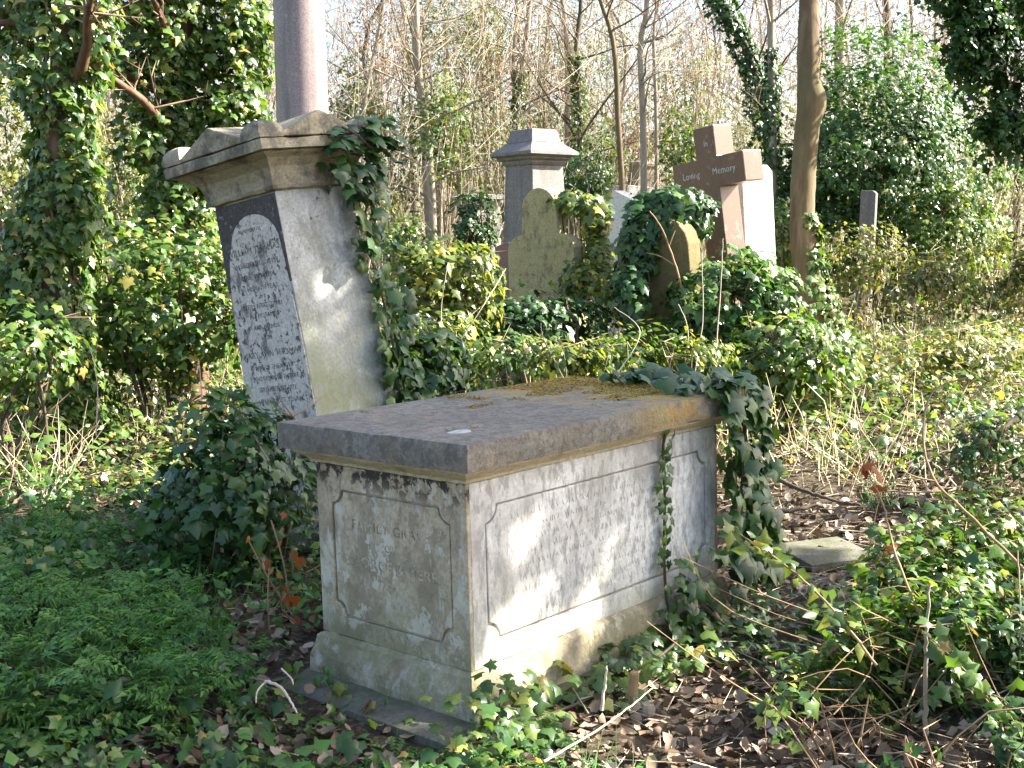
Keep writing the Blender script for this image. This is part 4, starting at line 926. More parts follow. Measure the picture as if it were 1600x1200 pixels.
def pedestal_ivy():
    P, N = [], []; nY = ped_pt(0, -1, 0) - ped_pt(0, 0, 0); nX = ped_pt(1, 0, 0) - ped_pt(0, 0, 0); nZ = np.array([0, 0, 1.])
    for k in range(300):
        s = rng.uniform()
        if s < .38:     # over the cornice
            x = -.02 + .48 * rng.uniform() ** .75; P.append(ped_pt(x, -.43 - .05 * rng.uniform() + (.3 * rng.uniform() if rng.uniform() < .4 else 0), rng.uniform(1.86, 2.16) - (.14 if x < .1 else 0) * rng.uniform())); n = nY + .6 * nZ
            if P[-1][2] > ped_pt(0, 0, 2.0)[2]: n = nY * .5 + nZ
        else:           # down the right edge of the face
            z = rng.uniform(.1, 1.9); f = 1 - z / 1.9; x = rng.uniform(.19 - .05 * f + .03 * math.sin(z * 7), .42); P.append(ped_pt(x, -.285 - rng.uniform(.0, .13) * (1.2 - .5 * f), z)); n = nY + .35 * nX + .3 * nZ
        N.append(n + rng.normal(0, .33, 3))
    ivy_on('ivy_cascade', PED_M @ Matrix.Translation((.3, -.3, 0)), 'dark ivy cascading down the right edge of the leaning pedestal', np.array(P), np.array(N), rng.uniform(.065, .115, len(P)), M['ivy'],
           [np.array([ped_pt(*q) for q in l]) for l in ([(.33, -.30, -.05), (.28, -.31, .5), (.3, -.3, 1.1), (.26, -.3, 1.6), (.3, -.44, 1.95), (.1, -.44, 2.1)], [(.38, -.2, 0), (.33, -.3, .8), (.33, -.3, 1.7), (.42, -.4, 2.05)])])
    P, N = [], []
    for k in range(46):
        x = rng.uniform(-.30, .22); P.append(ped_pt(x, -.33 - .05 * rng.uniform(), .36 + .22 * rng.uniform() ** 1.6 * (1 + x))); N.append(nY + .5 * nZ + rng.normal(0, .3, 3))
    for k in range(14): P.append(ped_pt(-.31 - .03 * rng.uniform(), rng.uniform(-.25, .2), rng.uniform(.3, .55))); N.append(-nX + .3 * nZ + rng.normal(0, .3, 3))
    ivy_on('ivy_tuft', PED_M, 'few ivy sprigs creeping up the foot of the leaning pedestal', np.array(P), np.array(N), rng.uniform(.05, .085, len(P)), M['ivy'], [np.array([ped_pt(-.1, -.33, .2), ped_pt(-.05, -.33, .4), ped_pt(0, -.33, .55)])])
pedestal_ivy()
def cloud_ivy(name, label, spots, size, mat, M0=None):
    """ivy masses draped on a stone further off: spots (px, py, depth, rx, ry, rz, count)"""
    PP, NN = [], []
    for px, py, d, rx, ry, rz_, k in spots:
        c = at(px, py, d); u = norm(rng.normal(0, 1, (k, 3))); rr = rng.uniform(.35, 1, k) * (.7 + .5 * vnoise(u[:, 0] * 2 + px, u[:, 1] * 2 + py, u[:, 2] * 2))
        PP.append(c + u * rr[:, None] * np.array([rx, ry, rz_])); NN.append(u * .7 + np.array([-.1, -.45, .5]) + rng.normal(0, .4, (k, 3)))
    PP, NN = np.concatenate(PP), np.concatenate(NN); z = terrain(PP[:, 0], PP[:, 1]); k = PP[:, 2] > z; PP, NN = PP[k], NN[k]
    b = PP.mean(0); b[2] = tz(b[0], b[1]); e = empty(name, b, label, 'ivy'); leaf_obj('leaves', PP - b, NN, size * rng.uniform(.6, 1.25, len(PP)), IVY, mat, e)
    tb = TB()
    for k in range(4): s = PP[rng.integers(len(PP))] - b; tb.tube(smooth_path([(s[0] * .5, s[1] * .5, 0), s * .6, s], 8), .008, 5)
    tb.obj('stems', M['bark_dark'], e, True)
cloud_ivy('ivy_drape', 'yellow-green ivy wrapping the right half of the olive headstone', [(892, 312, 10.4, .22, .2, .10, 240), (930, 340, 10.35, .16, .2, .2, 170), (935, 400, 10.3, .15, .2, .3, 260), (905, 440, 10.2, .2, .2, .22, 220)], .085, M['ivy_yellow'])
cloud_ivy('ivy_drape', 'dark ivy draped over the brown round-topped headstone', [(1050, 318, 9.5, .36, .3, .15, 900), (1040, 345, 9.35, .3, .14, .14, 300), (1000, 380, 9.4, .17, .16, .35, 420), (1085, 340, 9.5, .18, .2, .18, 240), (985, 460, 9.3, .17, .2, .3, 300)], .085, M['ivy'])
cloud_ivy('ivy_sprig', 'sprigs of ivy climbing the foot of the red cross', [(1165, 430, 9.5, .3, .22, .24, 420), (1120, 420, 9.5, .14, .14, .12, 40)], .075, M['ivy_lit'])

# ------------------------------------------------------------------ the wood behind: single trees one can tell apart, then the mass
def gz(px, d): p = at(px, 300, d); return np.array([p[0], p[1], tz(p[0], p[1])])
def stem(px_pts, d, px0): 
    return [gz(px0, d)] + [at(a, b, d) for a, b in px_pts]
bare_tree(stem([(672, 250), (655, 120), (650, 0), (640, -200), (660, -420)], 18, 676), [.10, .085, .075, .06, .05, .02], M['bark_pale'], M['twig_pale'], 'pale slim tree with crooked low branches right of the granite column', nb=20, blen=2.0, twigs=14, t0=.15)
bare_tree(stem([(800, 250), (815, 120), (828, 0), (840, -200), (850, -420)], 20, 795), [.09, .08, .07, .065, .05, .02], M['bark_pale'], M['twig_pale'], 'slim pale tree with ivy sleeve left above the capped pedestal', nb=16, blen=2.0, ivy=(.02, .42, 900, .16, .08, M['ivy_lit']))
bare_tree(stem([(806, 200), (803, 90), (808, 0), (800, -220), (790, -420)], 20.4, 812), [.08, .07, .06, .055, .045, .02], M['bark_pale'], M['twig_pale'], 'thin straight companion stem beside the ivy-sleeved tree', nb=14, blen=1.8)
bare_tree(stem([(972, 290), (966, 200), (963, 110), (955, 50), (938, 0), (905, -120), (880, -300)], 16, 976), [.07, .062, .058, .056, .05, .045, .04, .02], M['bark_main'], M['twig_brown'], 'thin brown sapling bending left at the top, above the white headstone', nb=9, blen=1.4, t0=.55)
bare_tree(stem([(1006, 280), (1004, 160), (1000, 70), (1012, 0), (1020, -200), (1030, -420)], 17, 1008), [.085, .075, .07, .06, .055, .045, .02], M['bark_pale'], M['twig_pale'], 'pale straight tree forking high between the bent sapling and the red cross', nb=18, blen=1.8, t0=.3)
bare_tree(stem([(1026, 250), (1024, 130), (1022, 40), (1040, -60), (1060, -300)], 19, 1024), [.06, .05, .045, .04, .035, .02], M['bark_pale'], M['twig_pale'], 'thinner pale stem just right of the forking tree', nb=14, blen=1.6)
bare_tree(stem([(895, 280), (905, 180), (900, 80), (908, 0), (915, -200)], 19.5, 886), [.09, .08, .07, .06, .05, .03], M['bark_dark'], M['twig_brown'], 'dark ivy-speckled trunk behind the capped pedestal', nb=20, blen=2.6, t0=.12, tilt=.9, ivy=(.02, .6, 1000, .16, .08, M['ivy_lit']))
bare_tree(stem([(1208, 280), (1206, 140), (1205, 0), (1208, -200), (1200, -420)], 15.5, 1210), [.085, .08, .075, .07, .06, .03], M['bark_pale'], M['twig_brown'], 'grey upright trunk just left of the knuckled tree', nb=12, blen=1.8, t0=.5, ivy=(.05, .5, 900, .12, .08, M['ivy']))
bare_tree(stem([(1200, 230), (1175, 100), (1130, 10), (1090, -80), (1040, -200)], 17, 1206), [.10, .09, .08, .075, .06, .03], M['bark_dark'], M['twig_brown'], 'leaning ivy-covered trunk slanting left above the red cross', nb=12, blen=1.6, ivy=(.15, .75, 2600, .34, .085, M['ivy']))
bare_tree(stem([(1312, 200), (1312, 60), (1314, -60), (1318, -300)], 21, 1310), [.15, .14, .13, .12, .05], M['bark_pale'], M['twig_pale'], 'stout grey trunk rising behind the big ivy thicket', nb=10, blen=2.0)
bare_tree(stem([(1386, 200), (1386, 40), (1380, -60), (1375, -300)], 23, 1388), [.12, .11, .10, .09, .04], M['bark_dark'], M['twig_brown'], 'dark trunk behind the middle of the big ivy thicket', nb=10, blen=2.0)
bare_tree(stem([(560, 260), (575, 130), (600, 0), (610, -200)], 19, 552), [.06, .05, .045, .04, .02], M['bark_pale'], M['twig_pale'], 'thin leaning pale sapling right beside the granite column', nb=16, blen=1.8, t0=.15)
def far_pos(n, x0, x1, d0, d1):
    return [(x0 + (x1 - x0) * (i + rng.uniform(0, 1)) / n, rng.uniform(d0, d1)) for i in range(n)]
for i, (px, d) in enumerate(far_pos(48, 130, 1600, 19, 38)):
    if 1280 < px < 1480 and d < 24: d += 6
    s = rng.normal(0, 25, 3); dark = rng.uniform() < .35
    bare_tree(stem([(px + s[0] * .4, 220), (px + s[0], 60), (px + s[1], -120), (px + s[2], -380)], d, px), list(np.array([1, .85, .7, .5, .2]) * rng.uniform(.025, .07)), M['bark_dark'] if dark else M['bark_pale'], M['twig_brown'] if dark else M['twig_pale'],
              'bare tree in the far sunlit wood behind the gravestones', 'far_tree', 'bare trees of the far wood', nb=20, blen=2.4, twigs=14, tw_len=.8, sides=5, t0=.06)
lab = {'g': ('loose pale green shrub in the far wood', M['shrub_pale']), 'b': ('rusty brown leafed shrub in the far wood', M['shrub_brown']), 'd': ('dark green ivied bush in the far wood', M['ivy_lit'])}
for k, spots in {'g': [(705, 120, 20, .9, 1.6), (745, 230, 19, .8, 1.0), (620, 250, 20, .7, 1.0), (880, 150, 24, 1.1, 1.6), (1080, 160, 22, 1.0, 1.3), (560, 330, 17, .7, .5), (930, 60, 26, 1.2, 1.3), (1150, 250, 20, .7, .8), (1560, 330, 19, .9, .9), (690, 40, 24, 1.0, 1.2)],
                 'b': [(575, 140, 22, .8, 1.1), (780, 150, 22, .7, 1.2), (845, 90, 26, .9, 1.5), (1020, 190, 24, .7, .8), (1110, 90, 25, 1.0, 1.0), (190, 240, 20, .8, 1.4), (960, 240, 22, .8, .7), (600, 60, 25, .8, 1.2)],
                 'd': [(690, 200, 18, .5, .9), (560, 180, 20, .5, .9), (760, 60, 24, .6, 1.2), (930, 250, 20, .6, .6), (1075, 240, 18, .5, .7), (640, 380, 15, .4, .35), (1110, 260, 21, .8, .8), (200, 300, 17, .5, .7)]}.items():
    for px, py, d, rx, rz_ in spots:
        ell_shrub(at(px, py, d), (rx, rx, rz_), int((1300 if k != 'b' else 650) * rx * rz_ + 350), .085, lab[k][1], lab[k][0], 'far_shrub', lab[k][0] + 's', tm=LEAF if k != 'd' else IVY2, thr=.42, clump=.9, nstem=6, stem_mat=M['twig_pale'])
def far_wood():
    tb = TB(); n = 30000
    y = rng.uniform(17, 44, n); x = rng.uniform(-.55, .55, n) * y; z = terrain(x, y) + rng.uniform(0, 1, n) ** 1.6 * 6.0
    d = norm(rng.normal(0, .5, (n, 3)) + np.array([0, 0, .8])); L = rng.uniform(.5, 1.8, n)[:, None]
    P0 = np.stack([x, y, z], 1); tb.spikes(P0, P0 + d * L, rng.uniform(.003, .008, n) * (.3 + y / 40)); o = tb.obj('far_wood_twigs', M['twig_pale']); tag(o, 'tangle of bare twigs filling the far wood', 'twigs', None, 'stuff')
    tb = TB(); n = 17000; y = rng.uniform(19, 42, n); x = rng.uniform(-.55, .55, n) * y; z = terrain(x, y) + .8 + rng.uniform(0, 1, n) * 8.5
    d = norm(rng.normal(0, .55, (n, 3)) + np.array([0, 0, .7])); P0 = np.stack([x, y, z], 1); P1 = P0 + d * rng.uniform(.5, 1.9, n)[:, None]
    tb.spikes(P0, P1, rng.uniform(.004, .010, n) * (.4 + y / 40)); g_ = rng.uniform(.2, .8, n)[:, None]; Q = P0 + (P1 - P0) * g_
    tb.spikes(Q, Q + norm(d + rng.normal(0, .6, (n, 3))) * rng.uniform(.2, .9, n)[:, None], rng.uniform(.003, .006, n) * (.4 + y / 40))
    o = tb.obj('far_wood_branches', M['twig_brown']); tag(o, 'dark forking branches high in the far wood', 'branches', None, 'stuff')
    n = 38000; y = rng.uniform(20, 46, n); x = rng.uniform(-.56, .56, n) * y; zz = rng.uniform(0, 1, n); hh = 1.6 + 4.4 * vnoise(x * .5, y * .3, 3) ** 1.3 * (y / 36); z = terrain(x, y) + zz * hh
    k = vnoise(x * 1.1, y * .6, z * .9) > .42; P = np.stack([x, y, z], 1)[k]
    tb = TB(); leaf_tris(tb, P, rng.normal(0, .6, P.shape) + np.array([.3, -.2, .5]), rng.uniform(.08, .2, len(P)), LEAF)
    o = tb.obj('far_wood_foliage', M['shrub_pale']); tag(o, 'mottled pale green foliage of the far wood', 'foliage', None, 'stuff')
far_wood()

# ------------------------------------------------------------------ ground cover
def scatter(n, y0, y1, pw=1.0, edge=.52, pad=1.2):
    y = y0 + (y1 - y0) * rng.uniform(0, 1, n) ** pw; x = rng.uniform(-1, 1, n) * (edge * y + pad); return x, y
def ok(x, y, pad=.10): 
    q = np.stack([x - PED_B[0], y - PED_B[1]], -1)
    q3 = np.stack([x - _o[0], y - _o[1], np.zeros_like(x)], -1) @ TOMB_R
    front = (q3[..., 0] > -.20) & (q3[..., 0] < .1) & (q3[..., 1] > .0) & (q3[..., 1] < .80)
    return ~in_tomb(x, y, pad) & ~(front & (rng.uniform(0, 1, np.shape(x)) < .86)) & ~((np.abs(q).max(-1) < .3))
def cover():
    # litter of dead leaves
    x, y = scatter(32000, 2.6, 12, 1.1); w_ = vnoise(x * 1.1 + 9, y * 1.1) ; k = ok(x, y) & (w_ > .30) & ~((x < -1.0) & (y < 6) & (w_ < .5)); x, y = x[k], y[k]
    z = terrain(x, y) + .012 + rng.uniform(0, .02, len(x)); tb = TB()
    leaf_tris(tb, np.stack([x, y, z], 1), np.array([[0, 0, 1.]]) + rng.normal(0, .45, (len(x), 3)), rng.uniform(.025, .068, len(x)), DEAD, rng.normal(0, 1, (len(x), 3)))
    tag(tb.obj('leaf_litter', M['dead']), 'brown dead leaves strewn over the ground', 'leaf litter', None, 'stuff')
    # twigs and stem bits
    x, y = scatter(11000, 2.6, 11); k = ok(x, y) & ((x > .2) | (vnoise(x * 2, y * 2) > .66)); x, y = x[k], y[k]; n = len(x); tb = TB()
    az = rng.uniform(0, 6.28, n); L = rng.uniform(.04, .24, n) ; P0 = np.stack([x, y, terrain(x, y) + rng.uniform(.01, .05, n)], 1)
    P1 = P0 + np.stack([np.cos(az) * L, np.sin(az) * L, rng.uniform(-.1, .3, n) * L], 1); tb.spikes(P0, P1, rng.uniform(.0015, .0045, n))
    tag(tb.obj('twig_litter', M['twig_pale']), 'broken twigs and dry stems littering the ground', 'twigs', None, 'stuff')
    # ivy carpet
    tb = TB(); tl = TB()
    for n, y0, y1, tm, s0, s1, up in ((9000, 2.6, 7.5, IVY, .03, .08, .18), (9000, 2.6, 7.5, IVY2, .02, .06, .2), (11000, 6.8, 14, IVY2, .05, .11, .42), (9000, 6.8, 14, LEAF, .04, .11, .5), (26000, 13, 34, IVY2, .09, .16, .6)):
        x, y = scatter(n, y0, y1, .8); w_ = vnoise(x * .9, y * .9, 7) * .6 + vnoise(x * 3, y * 3, 8) * .4
        bare = np.exp(-(((x - .55) / .45) ** 2 + ((y - 3.35) / .45) ** 2)); heap = np.exp(-(((x - 1.85) / .85) ** 2 + ((y - 3.7) / .8) ** 2))
        path = np.exp(-(((x - (1.3 + .28 * (y - 5))) / .8) ** 2)) * (y < 9.5)
        lowleft = (x < -.9 - .1 * (y - 3)) & (y < 6.6)
        k = ok(x, y) & (w_ + .35 * heap - .3 * bare - .22 * path - .16 * lowleft + (.10 if y0 > 6 else 0) > .42); x, y, heap = x[k], y[k], heap[k]
        z = terrain(x, y) + up * (.08 + rng.uniform(0, 1, len(x)) ** 1.6) * (.45 + .9 * vnoise(x * 1.3, y * 1.3, 4)) + .12 * heap * rng.uniform(0, 1, len(x))
        N = np.array([[0, -.15, .7]]) + SUN * .6 + rng.normal(0, .5, (len(x), 3)); lit = (y > 7) | (rng.uniform(0, 1, len(x)) < .45)  # sunlit-toned leaves beyond the tree's shade, mixed in at random nearer
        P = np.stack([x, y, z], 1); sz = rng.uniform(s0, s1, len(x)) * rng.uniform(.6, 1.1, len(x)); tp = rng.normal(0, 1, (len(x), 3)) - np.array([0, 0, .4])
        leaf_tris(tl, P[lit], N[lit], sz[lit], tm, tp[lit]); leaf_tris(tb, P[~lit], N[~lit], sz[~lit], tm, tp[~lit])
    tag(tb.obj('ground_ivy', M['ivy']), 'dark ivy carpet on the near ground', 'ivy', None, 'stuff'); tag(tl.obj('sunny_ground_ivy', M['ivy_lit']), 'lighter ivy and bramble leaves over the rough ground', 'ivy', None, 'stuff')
    # small upright leaves of bramble and elder seedlings in the middle distance
    x, y = scatter(20000, 6.8, 15); k = ok(x, y) & (vnoise(x * 1.4, y * 1.4, 12) > .46); x, y = x[k], y[k]; tb = TB()
    leaf_tris(tb, np.stack([x, y, terrain(x, y) + rng.uniform(.05, .5, len(x))], 1), np.array([[.2, -.3, .8]]) + rng.normal(0, .5, (len(x), 3)), rng.uniform(.035, .07, len(x)), LEAF, rng.normal(0, 1, (len(x), 3)))
    tag(tb.obj('bramble_leaves', M['bramble'], None, True), 'yellow-green bramble leaves scattered in the sunny middle ground', 'bramble', None, 'stuff')
    # cow parsley in the near left
    x = rng.uniform(-4.2, -.35, 9500); y = rng.uniform(2.7, 7.2, 9500); w_ = vnoise(x * 1.3, y * 1.3, 21) * .55 + vnoise(x * 4, y * 4, 3) * .45
    k = ok(x, y) & (w_ + np.clip((-x - 1.42) * .5, -.35, .2) - .45 * np.clip(y - 5.5, 0, 2) > .44); x, y = x[k], y[k]; n = len(x); az = rng.uniform(0, 6.28, n); out = np.stack([np.cos(az), np.sin(az), 0 * az], 1)
    z = terrain(x, y) + rng.uniform(.03, .24, n) * (.5 + .9 * vnoise(x * 1.7, y * 1.7, 31)); tb = TB()
    leaf_tris(tb, np.stack([x, y, z], 1), np.array([[0, -.15, 1.]]) - out * .15 + rng.normal(0, .25, (n, 3)), rng.uniform(.07, .16, n), FROND, out + np.array([0, 0, .12]), .1)
    tag(tb.obj('cow_parsley', M['parsley']), 'ferny green cow parsley filling the shaded near left', 'cow parsley', None, 'stuff')
    x = rng.uniform(-4, -.4, 5200); y = rng.uniform(2.8, 7, 5200); k = ok(x, y) & (vnoise(x * 1.9, y * 1.9, 41) > .5); x, y = x[k], y[k]; n = len(x); tb = TB()
    leaf_tris(tb, np.stack([x, y, terrain(x, y) + rng.uniform(.02, .2, n)], 1), np.array([[0, -.2, 1.]]) + rng.normal(0, .45, (n, 3)), rng.uniform(.02, .075, n), LEAF, rng.normal(0, 1, (n, 3)))
    tag(tb.obj('broad_weeds', M['parsley'], None, True), 'broad-leaved green weeds mixed into the parsley patch', 'weeds', None, 'stuff')
    # parsley and moss at the tomb foot
    x = rng.normal(-.35, .32, 420); y = rng.normal(3.25, .16, 420); k = ok(x, y); x, y = x[k], y[k]; n = len(x); az = rng.uniform(0, 6.28, n); out = np.stack([np.cos(az), np.sin(az), 0 * az], 1); tb = TB()
    leaf_tris(tb, np.stack([x, y, terrain(x, y) + rng.uniform(.01, .05, n)], 1), np.array([[0, -.1, 1.]]) + rng.normal(0, .25, (n, 3)), rng.uniform(.04, .08, n), FROND, out, .1)
    tag(tb.obj('parsley_seedlings', M['parsley']), 'small ferny seedlings in front of the tomb base slab', 'seedlings', None, 'stuff')
    n = 9000; x = rng.normal(-.25, .45, n); y = rng.normal(3.18, .14, n); k = ok(x, y) & (vnoise(x * 4, y * 4, 2) > .4); x, y = x[k], y[k]; tb = TB()
    leaf_tris(tb, np.stack([x, y, terrain(x, y) + rng.uniform(0, .012, len(x))], 1), np.array([[0, 0, 1.]]) + rng.normal(0, .5, (len(x), 3)), rng.uniform(.008, .02, len(x)), DIA, rng.normal(0, 1, (len(x), 3)))
    tag(tb.obj('ground_moss', M['moss_green']), 'green moss on the ground before the tomb base slab', 'moss', None, 'stuff')
    # straw stalks and dead stems
    tb = TB(); n = 4600; x, y = scatter(n, 6.6, 13.5); k = ok(x, y) & (vnoise(x * .9, y * .9, 14) > .4); x, y = x[k], y[k]
    for a, b in zip(x, y):
        L = rng.uniform(.15, .6); d = np.array([rng.normal(0, .6), rng.normal(0, .4), 1.0]); P = curve((a, b, tz(a, b)), d, L, 3, .25); tb.tube(P, [.0045, .004, .003, .0015], 3)
    x, y = scatter(900, 12, 22)
    P0 = np.stack([x, y, terrain(x, y)], 1); tb.spikes(P0, P0 + np.stack([rng.normal(0, .2, 900), rng.normal(0, .2, 900), rng.uniform(.3, 1.4, 900)], 1), .008)
    tag(tb.obj('dry_stalks', M['stalks']), 'pale dry stalks standing in the middle ground', 'stalks', None, 'stuff')
    # grass tufts
    tb = TB()
    for cx_, cy_, n in ((-1.35, 4.95, 60), (-1.0, 5.0, 40), (-2.1, 5.6, 60), (-2.6, 6.2, 60), (.2, 3.15, 40), (2.0, 6.5, 40)):
        P0 = np.stack([rng.normal(cx_, .07, n), rng.normal(cy_, .07, n), np.full(n, tz(cx_, cy_))], 1); d = norm(np.stack([rng.normal(0, .4, n), rng.normal(0, .4, n), np.ones(n)], 1)); L = rng.uniform(.1, .26, n)[:, None]
        m_ = P0 + d * L * .6; tb.spikes(P0, m_ + d * L * .4 + rng.normal(0, .03, (n, 3)), .003)
    tag(tb.obj('grass_tufts', M['parsley']), 'thin grass tufts among the parsley', 'grass', None, 'stuff')
cover()

# ------------------------------------------------------------------ single canes, sticks and scraps
def cane(name, label, pts, r, mat, leaves=0, lm=None, lsize=.045, cat='bramble', side=None, up=True):
    P = np.array([at(a, b, d) for a, b, d in pts]); base = P[0].copy(); e = empty(name, base, label, cat)
    Q = smooth_path(P - base, 22); Q[1:-1] += rng.normal(0, r * .2, (20, 3)); tb = TB(); tb.tube(Q, np.linspace(r, r * .45, 22), 6); tb.obj('stem', mat, e, True)
    for s in side or (): 
        t2 = TB(); t2.tube(smooth_path(np.array([at(*q) for q in s]) - base, 8), np.linspace(r * .6, r * .3, 8), 5); t2.obj('side_shoot', mat, e, True)
    if leaves:
        i = rng.integers(4, 22, leaves); Pn = Q[i] + rng.normal(0, .018, (leaves, 3)) + base
        leaf_parts(e, Pn, np.array([[.1, -.75, .6]]) + rng.normal(0, .4, (leaves, 3)), rng.uniform(.6, 1.2, leaves) * lsize, lm, (LEAF, IVY2), rng.normal(0, 1, (leaves, 3)))
    return e
cane('bramble_cane', 'arching bramble shoot with fresh pale leaves right of the tomb side', [(1370, 1040, 3.45), (1290, 940, 3.6), (1210, 870, 3.75), (1118, 812, 3.9)], .0045, M['cane'], 34, M['ivy_yellow'], .06)
cane('bramble_cane', 'tall pale cane with a hooked top in the near right', [(1600, 890, 4.0), (1520, 810, 4.1), (1462, 752, 4.2), (1443, 690, 4.25), (1455, 615, 4.3), (1512, 590, 4.3)], .0065, M['cane'], 0, None, .04, side=[[(1470, 768, 4.2), (1400, 768, 4.2), (1320, 755, 4.25)], [(1462, 752, 4.2), (1430, 745, 4.2), (1410, 735, 4.2)]])
cane('bramble_cane', 'thin brown cane with russet leaves right of the stepped kerb stone', [(1440, 965, 3.8), (1400, 870, 3.9), (1380, 790, 4.0), (1350, 725, 4.05)], .005, M['cane'], 7, M['dead_red'], .06)
cane('bramble_cane', 'leafy shoot in the near bottom right corner', [(1580, 1190, 3.2), (1555, 1110, 3.3), (1510, 1050, 3.35), (1440, 985, 3.45)], .004, M['cane'], 30, M['ivy_lit'], .058)
cane('dead_stake', 'grey upright dead stem in the near right ivy', [(1446, 1150, 3.5), (1447, 1020, 3.5), (1452, 915, 3.5)], .008, M['bark_pale'], 0, cat='stick')
cane('dead_stalk', 'pale straight stalk standing at the right edge', [(1592, 1080, 3.6), (1594, 960, 3.6), (1590, 860, 3.6)], .004, M['stalks'], 0, cat='stick')
cane('bramble_cane', 'red-brown bare twig before the brown round-topped headstone', [(1080, 520, 8.9), (1060, 430, 8.9), (1035, 360, 8.9), (1015, 330, 8.9)], .010, M['cane'], 0, side=[[(1055, 415, 8.9), (1030, 400, 8.9), (1010, 395, 8.9)], [(1045, 385, 8.9), (1055, 360, 8.9)]])
for k, (a, b, c, lab_) in enumerate([((1065, 600, 7.4), (1075, 520, 7.4), (1060, 475, 7.4), 'pale leaning stalk left before the red cross'), ((1085, 585, 7.5), (1098, 500, 7.5), (1096, 395, 7.5), 'tall pale stalk standing straight before the red cross'), ((1118, 560, 7.6), (1126, 450, 7.6), (1130, 372, 7.6), 'thin stalk reaching up across the cross shaft'),
                                   ((690, 580, 7.0), (690, 480, 7.0), (700, 410, 7.0), 'pale stalk standing before the yellow-green ivy mound'), ((150, 680, 6.6), (152, 600, 6.6), (140, 540, 6.6), 'dry stalk in the sunny ground at the far left'), ((318, 690, 6.2), (314, 600, 6.2), (310, 560, 6.2), 'dry stalk left of the leaning pedestal foot'),
                                   ((700, 560, 7.2), (760, 470, 7.2), (790, 420, 7.6), 'bent pale bramble stem left of the olive headstone'), ((960, 590, 7.0), (1000, 520, 7.1), (960, 480, 7.2), 'tangled pale bramble stem behind the lid'), ((880, 590, 7.0), (850, 530, 7.0), (845, 505, 7.0), 'short crooked stem behind the middle of the lid')]):
    cane('dry_stalk', lab_, [a, b, c], .0042, M['root'], 0, cat='stalk')
cane('fallen_branch', 'thick dark branch leaning in at the right edge', [(1640, 600, 7.2), (1570, 670, 7.0), (1500, 715, 6.9)], .028, M['bark_dark'], 0, cat='branch')
cane('fallen_branch', 'dark stick lying beside the stepped kerb stone', [(1150, 806, 5.75), (1210, 800, 5.75), (1285, 790, 5.8)], .018, M['bark_dark'], 0, cat='branch')
cane('fallen_branch', 'long brown stick lying behind the stepped kerb stone', [(1215, 750, 6.3), (1280, 775, 6.1), (1345, 790, 6.0)], .014, M['bark_dark'], 0, cat='branch')
cane('fallen_branch', 'short bent root in the litter beside the tomb side', [(1090, 935, 4.75), (1110, 955, 4.7), (1130, 975, 4.6)], .016, M['cane'], 0, cat='branch')
cane('fallen_branch', 'slim stick pointing up from the sunny litter at the bottom', [(940, 1110, 3.75), (945, 1070, 3.75), (948, 1040, 3.75)], .006, M['root'], 0, cat='stick')
cane('fallen_branch', 'long thin twig crossing the bottom sunny ground', [(850, 1190, 3.4), (950, 1130, 3.6), (1020, 1075, 3.85)], .004, M['root'], 0, cat='stick')
cane('dead_root', 'pale forked dead root lying at the tomb foot on the left', [(415, 1065, 3.75), (440, 1075, 3.7), (465, 1115, 3.6)], .006, M['root'], 0, cat='root', side=[[(415, 1065, 3.75), (402, 1080, 3.72), (400, 1098, 3.7)], [(440, 1045, 3.8), (455, 1060, 3.75), (458, 1070, 3.72)]])
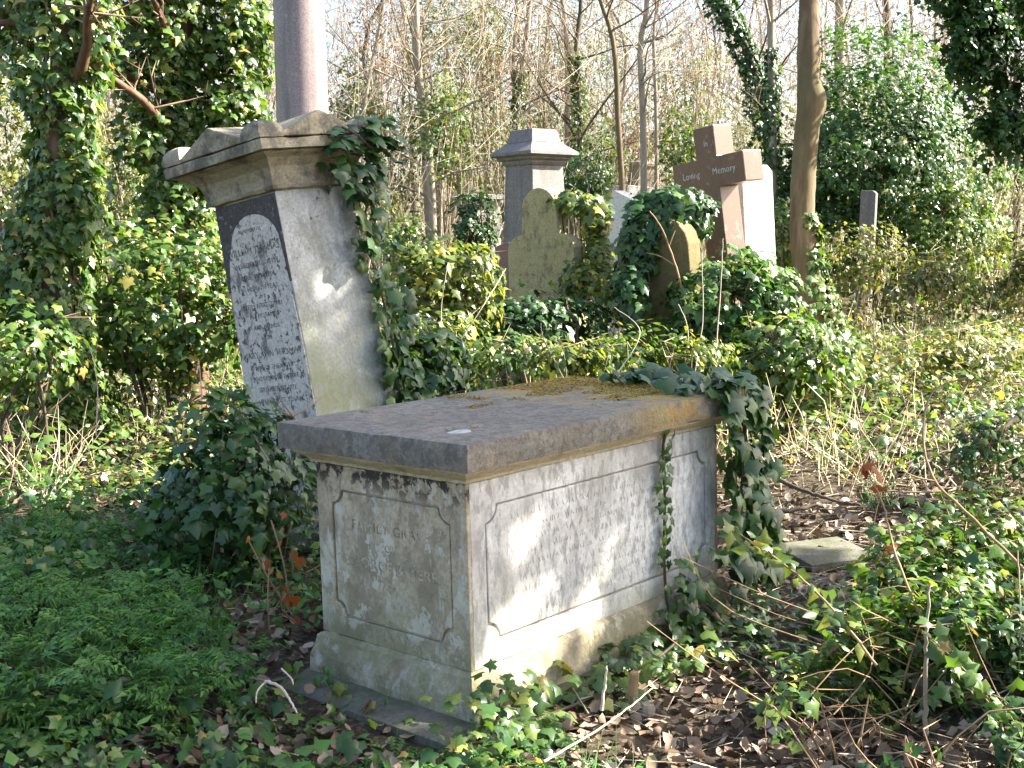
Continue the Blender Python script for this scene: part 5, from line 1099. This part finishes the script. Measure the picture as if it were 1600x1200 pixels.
def bits():
    # cut stump
    p = at(985, 1052, 4.0); z = tz(p[0], p[1])
    e = empty('cut_stump', (p[0], p[1], z), 'small cut sapling stump sticking out of the sunny litter', 'stump')
    V, Fs = lathe([(.03, -.03), (.024, .03), (.018, .08), (.017, .13), (.012, .136)], 9); poly_obj('stem', [(x + .012 * zz * 8, y, zz) for x, y, zz in V], Fs, M['cane'], e, True)
    V, Fs = lathe([(.028, -.03), (.03, .02), (.022, .035)], 9); poly_obj('root_collar', [(x + .05, y - .02, zz) for x, y, zz in V], Fs, M['bark_pale'], e, True)
    for px, py, d, s, lab_ in ((213, 1180, 3.45, .028, 'white paper scrap among the dead leaves at the bottom left'), (357, 1194, 3.42, .022, 'smaller white paper scrap at the bottom edge left of the base slab')):
        p = at(px, py, d); z = tz(p[0], p[1]) + .03
        V = [(-s, -s*.6, 0), (s*.2, -s*.8, .012), (s, -s*.3, .0), (s*.9, s*.5, .014), (0, s*.7, .004), (-s*.9, s*.5, .016), (0, 0, .02)]
        V2 = [(a, b, c - .002) for a, b, c in V]; Fs = [(i, (i+1) % 6, 6) for i in range(6)] + [((i+1) % 6 + 7, i + 7, 13) for i in range(6)]
        o = poly_obj('paper_scrap', V + V2, Fs, M['paper']); o.matrix_world = Matrix.Translation((p[0], p[1], z)) @ Matrix.Rotation(.5, 4, 'X'); tag(o, lab_, 'litter')
    # russet leaves left of the tomb
    p = at(450, 830, 4.6); e = empty('russet_shoots', (p[0], p[1], tz(p[0], p[1])), 'thin shoots with russet leaves against the left flank of the chest tomb', 'plant')
    tb = TB(); LP = []
    for k in range(6):
        a = at(rng.uniform(420, 480), rng.uniform(940, 990), 4.6); b = at(rng.uniform(385, 482), rng.uniform(810, 930), rng.uniform(4.5, 4.7)); tb.tube(smooth_path([a - p * [1, 1, 0] - [0, 0, e.location.z], (a + b) / 2 + rng.normal(0, .03, 3) - p * [1, 1, 0] - [0, 0, e.location.z], b - p * [1, 1, 0] - [0, 0, e.location.z]], 8), .003, 4)
        LP += [b + rng.normal(0, .012, 3), b + rng.normal(0, .03, 3), (a + b * 2) / 3 + rng.normal(0, .03, 3)]
    tb.obj('stems', M['cane'], e, True); LP = np.array(LP)
    leaf_parts(e, LP, np.array([[-.3, -.7, .4]]) + rng.normal(0, .4, (len(LP), 3)), rng.uniform(.03, .06, len(LP)), M['dead_red'], (LEAF, IVY2))
bits()
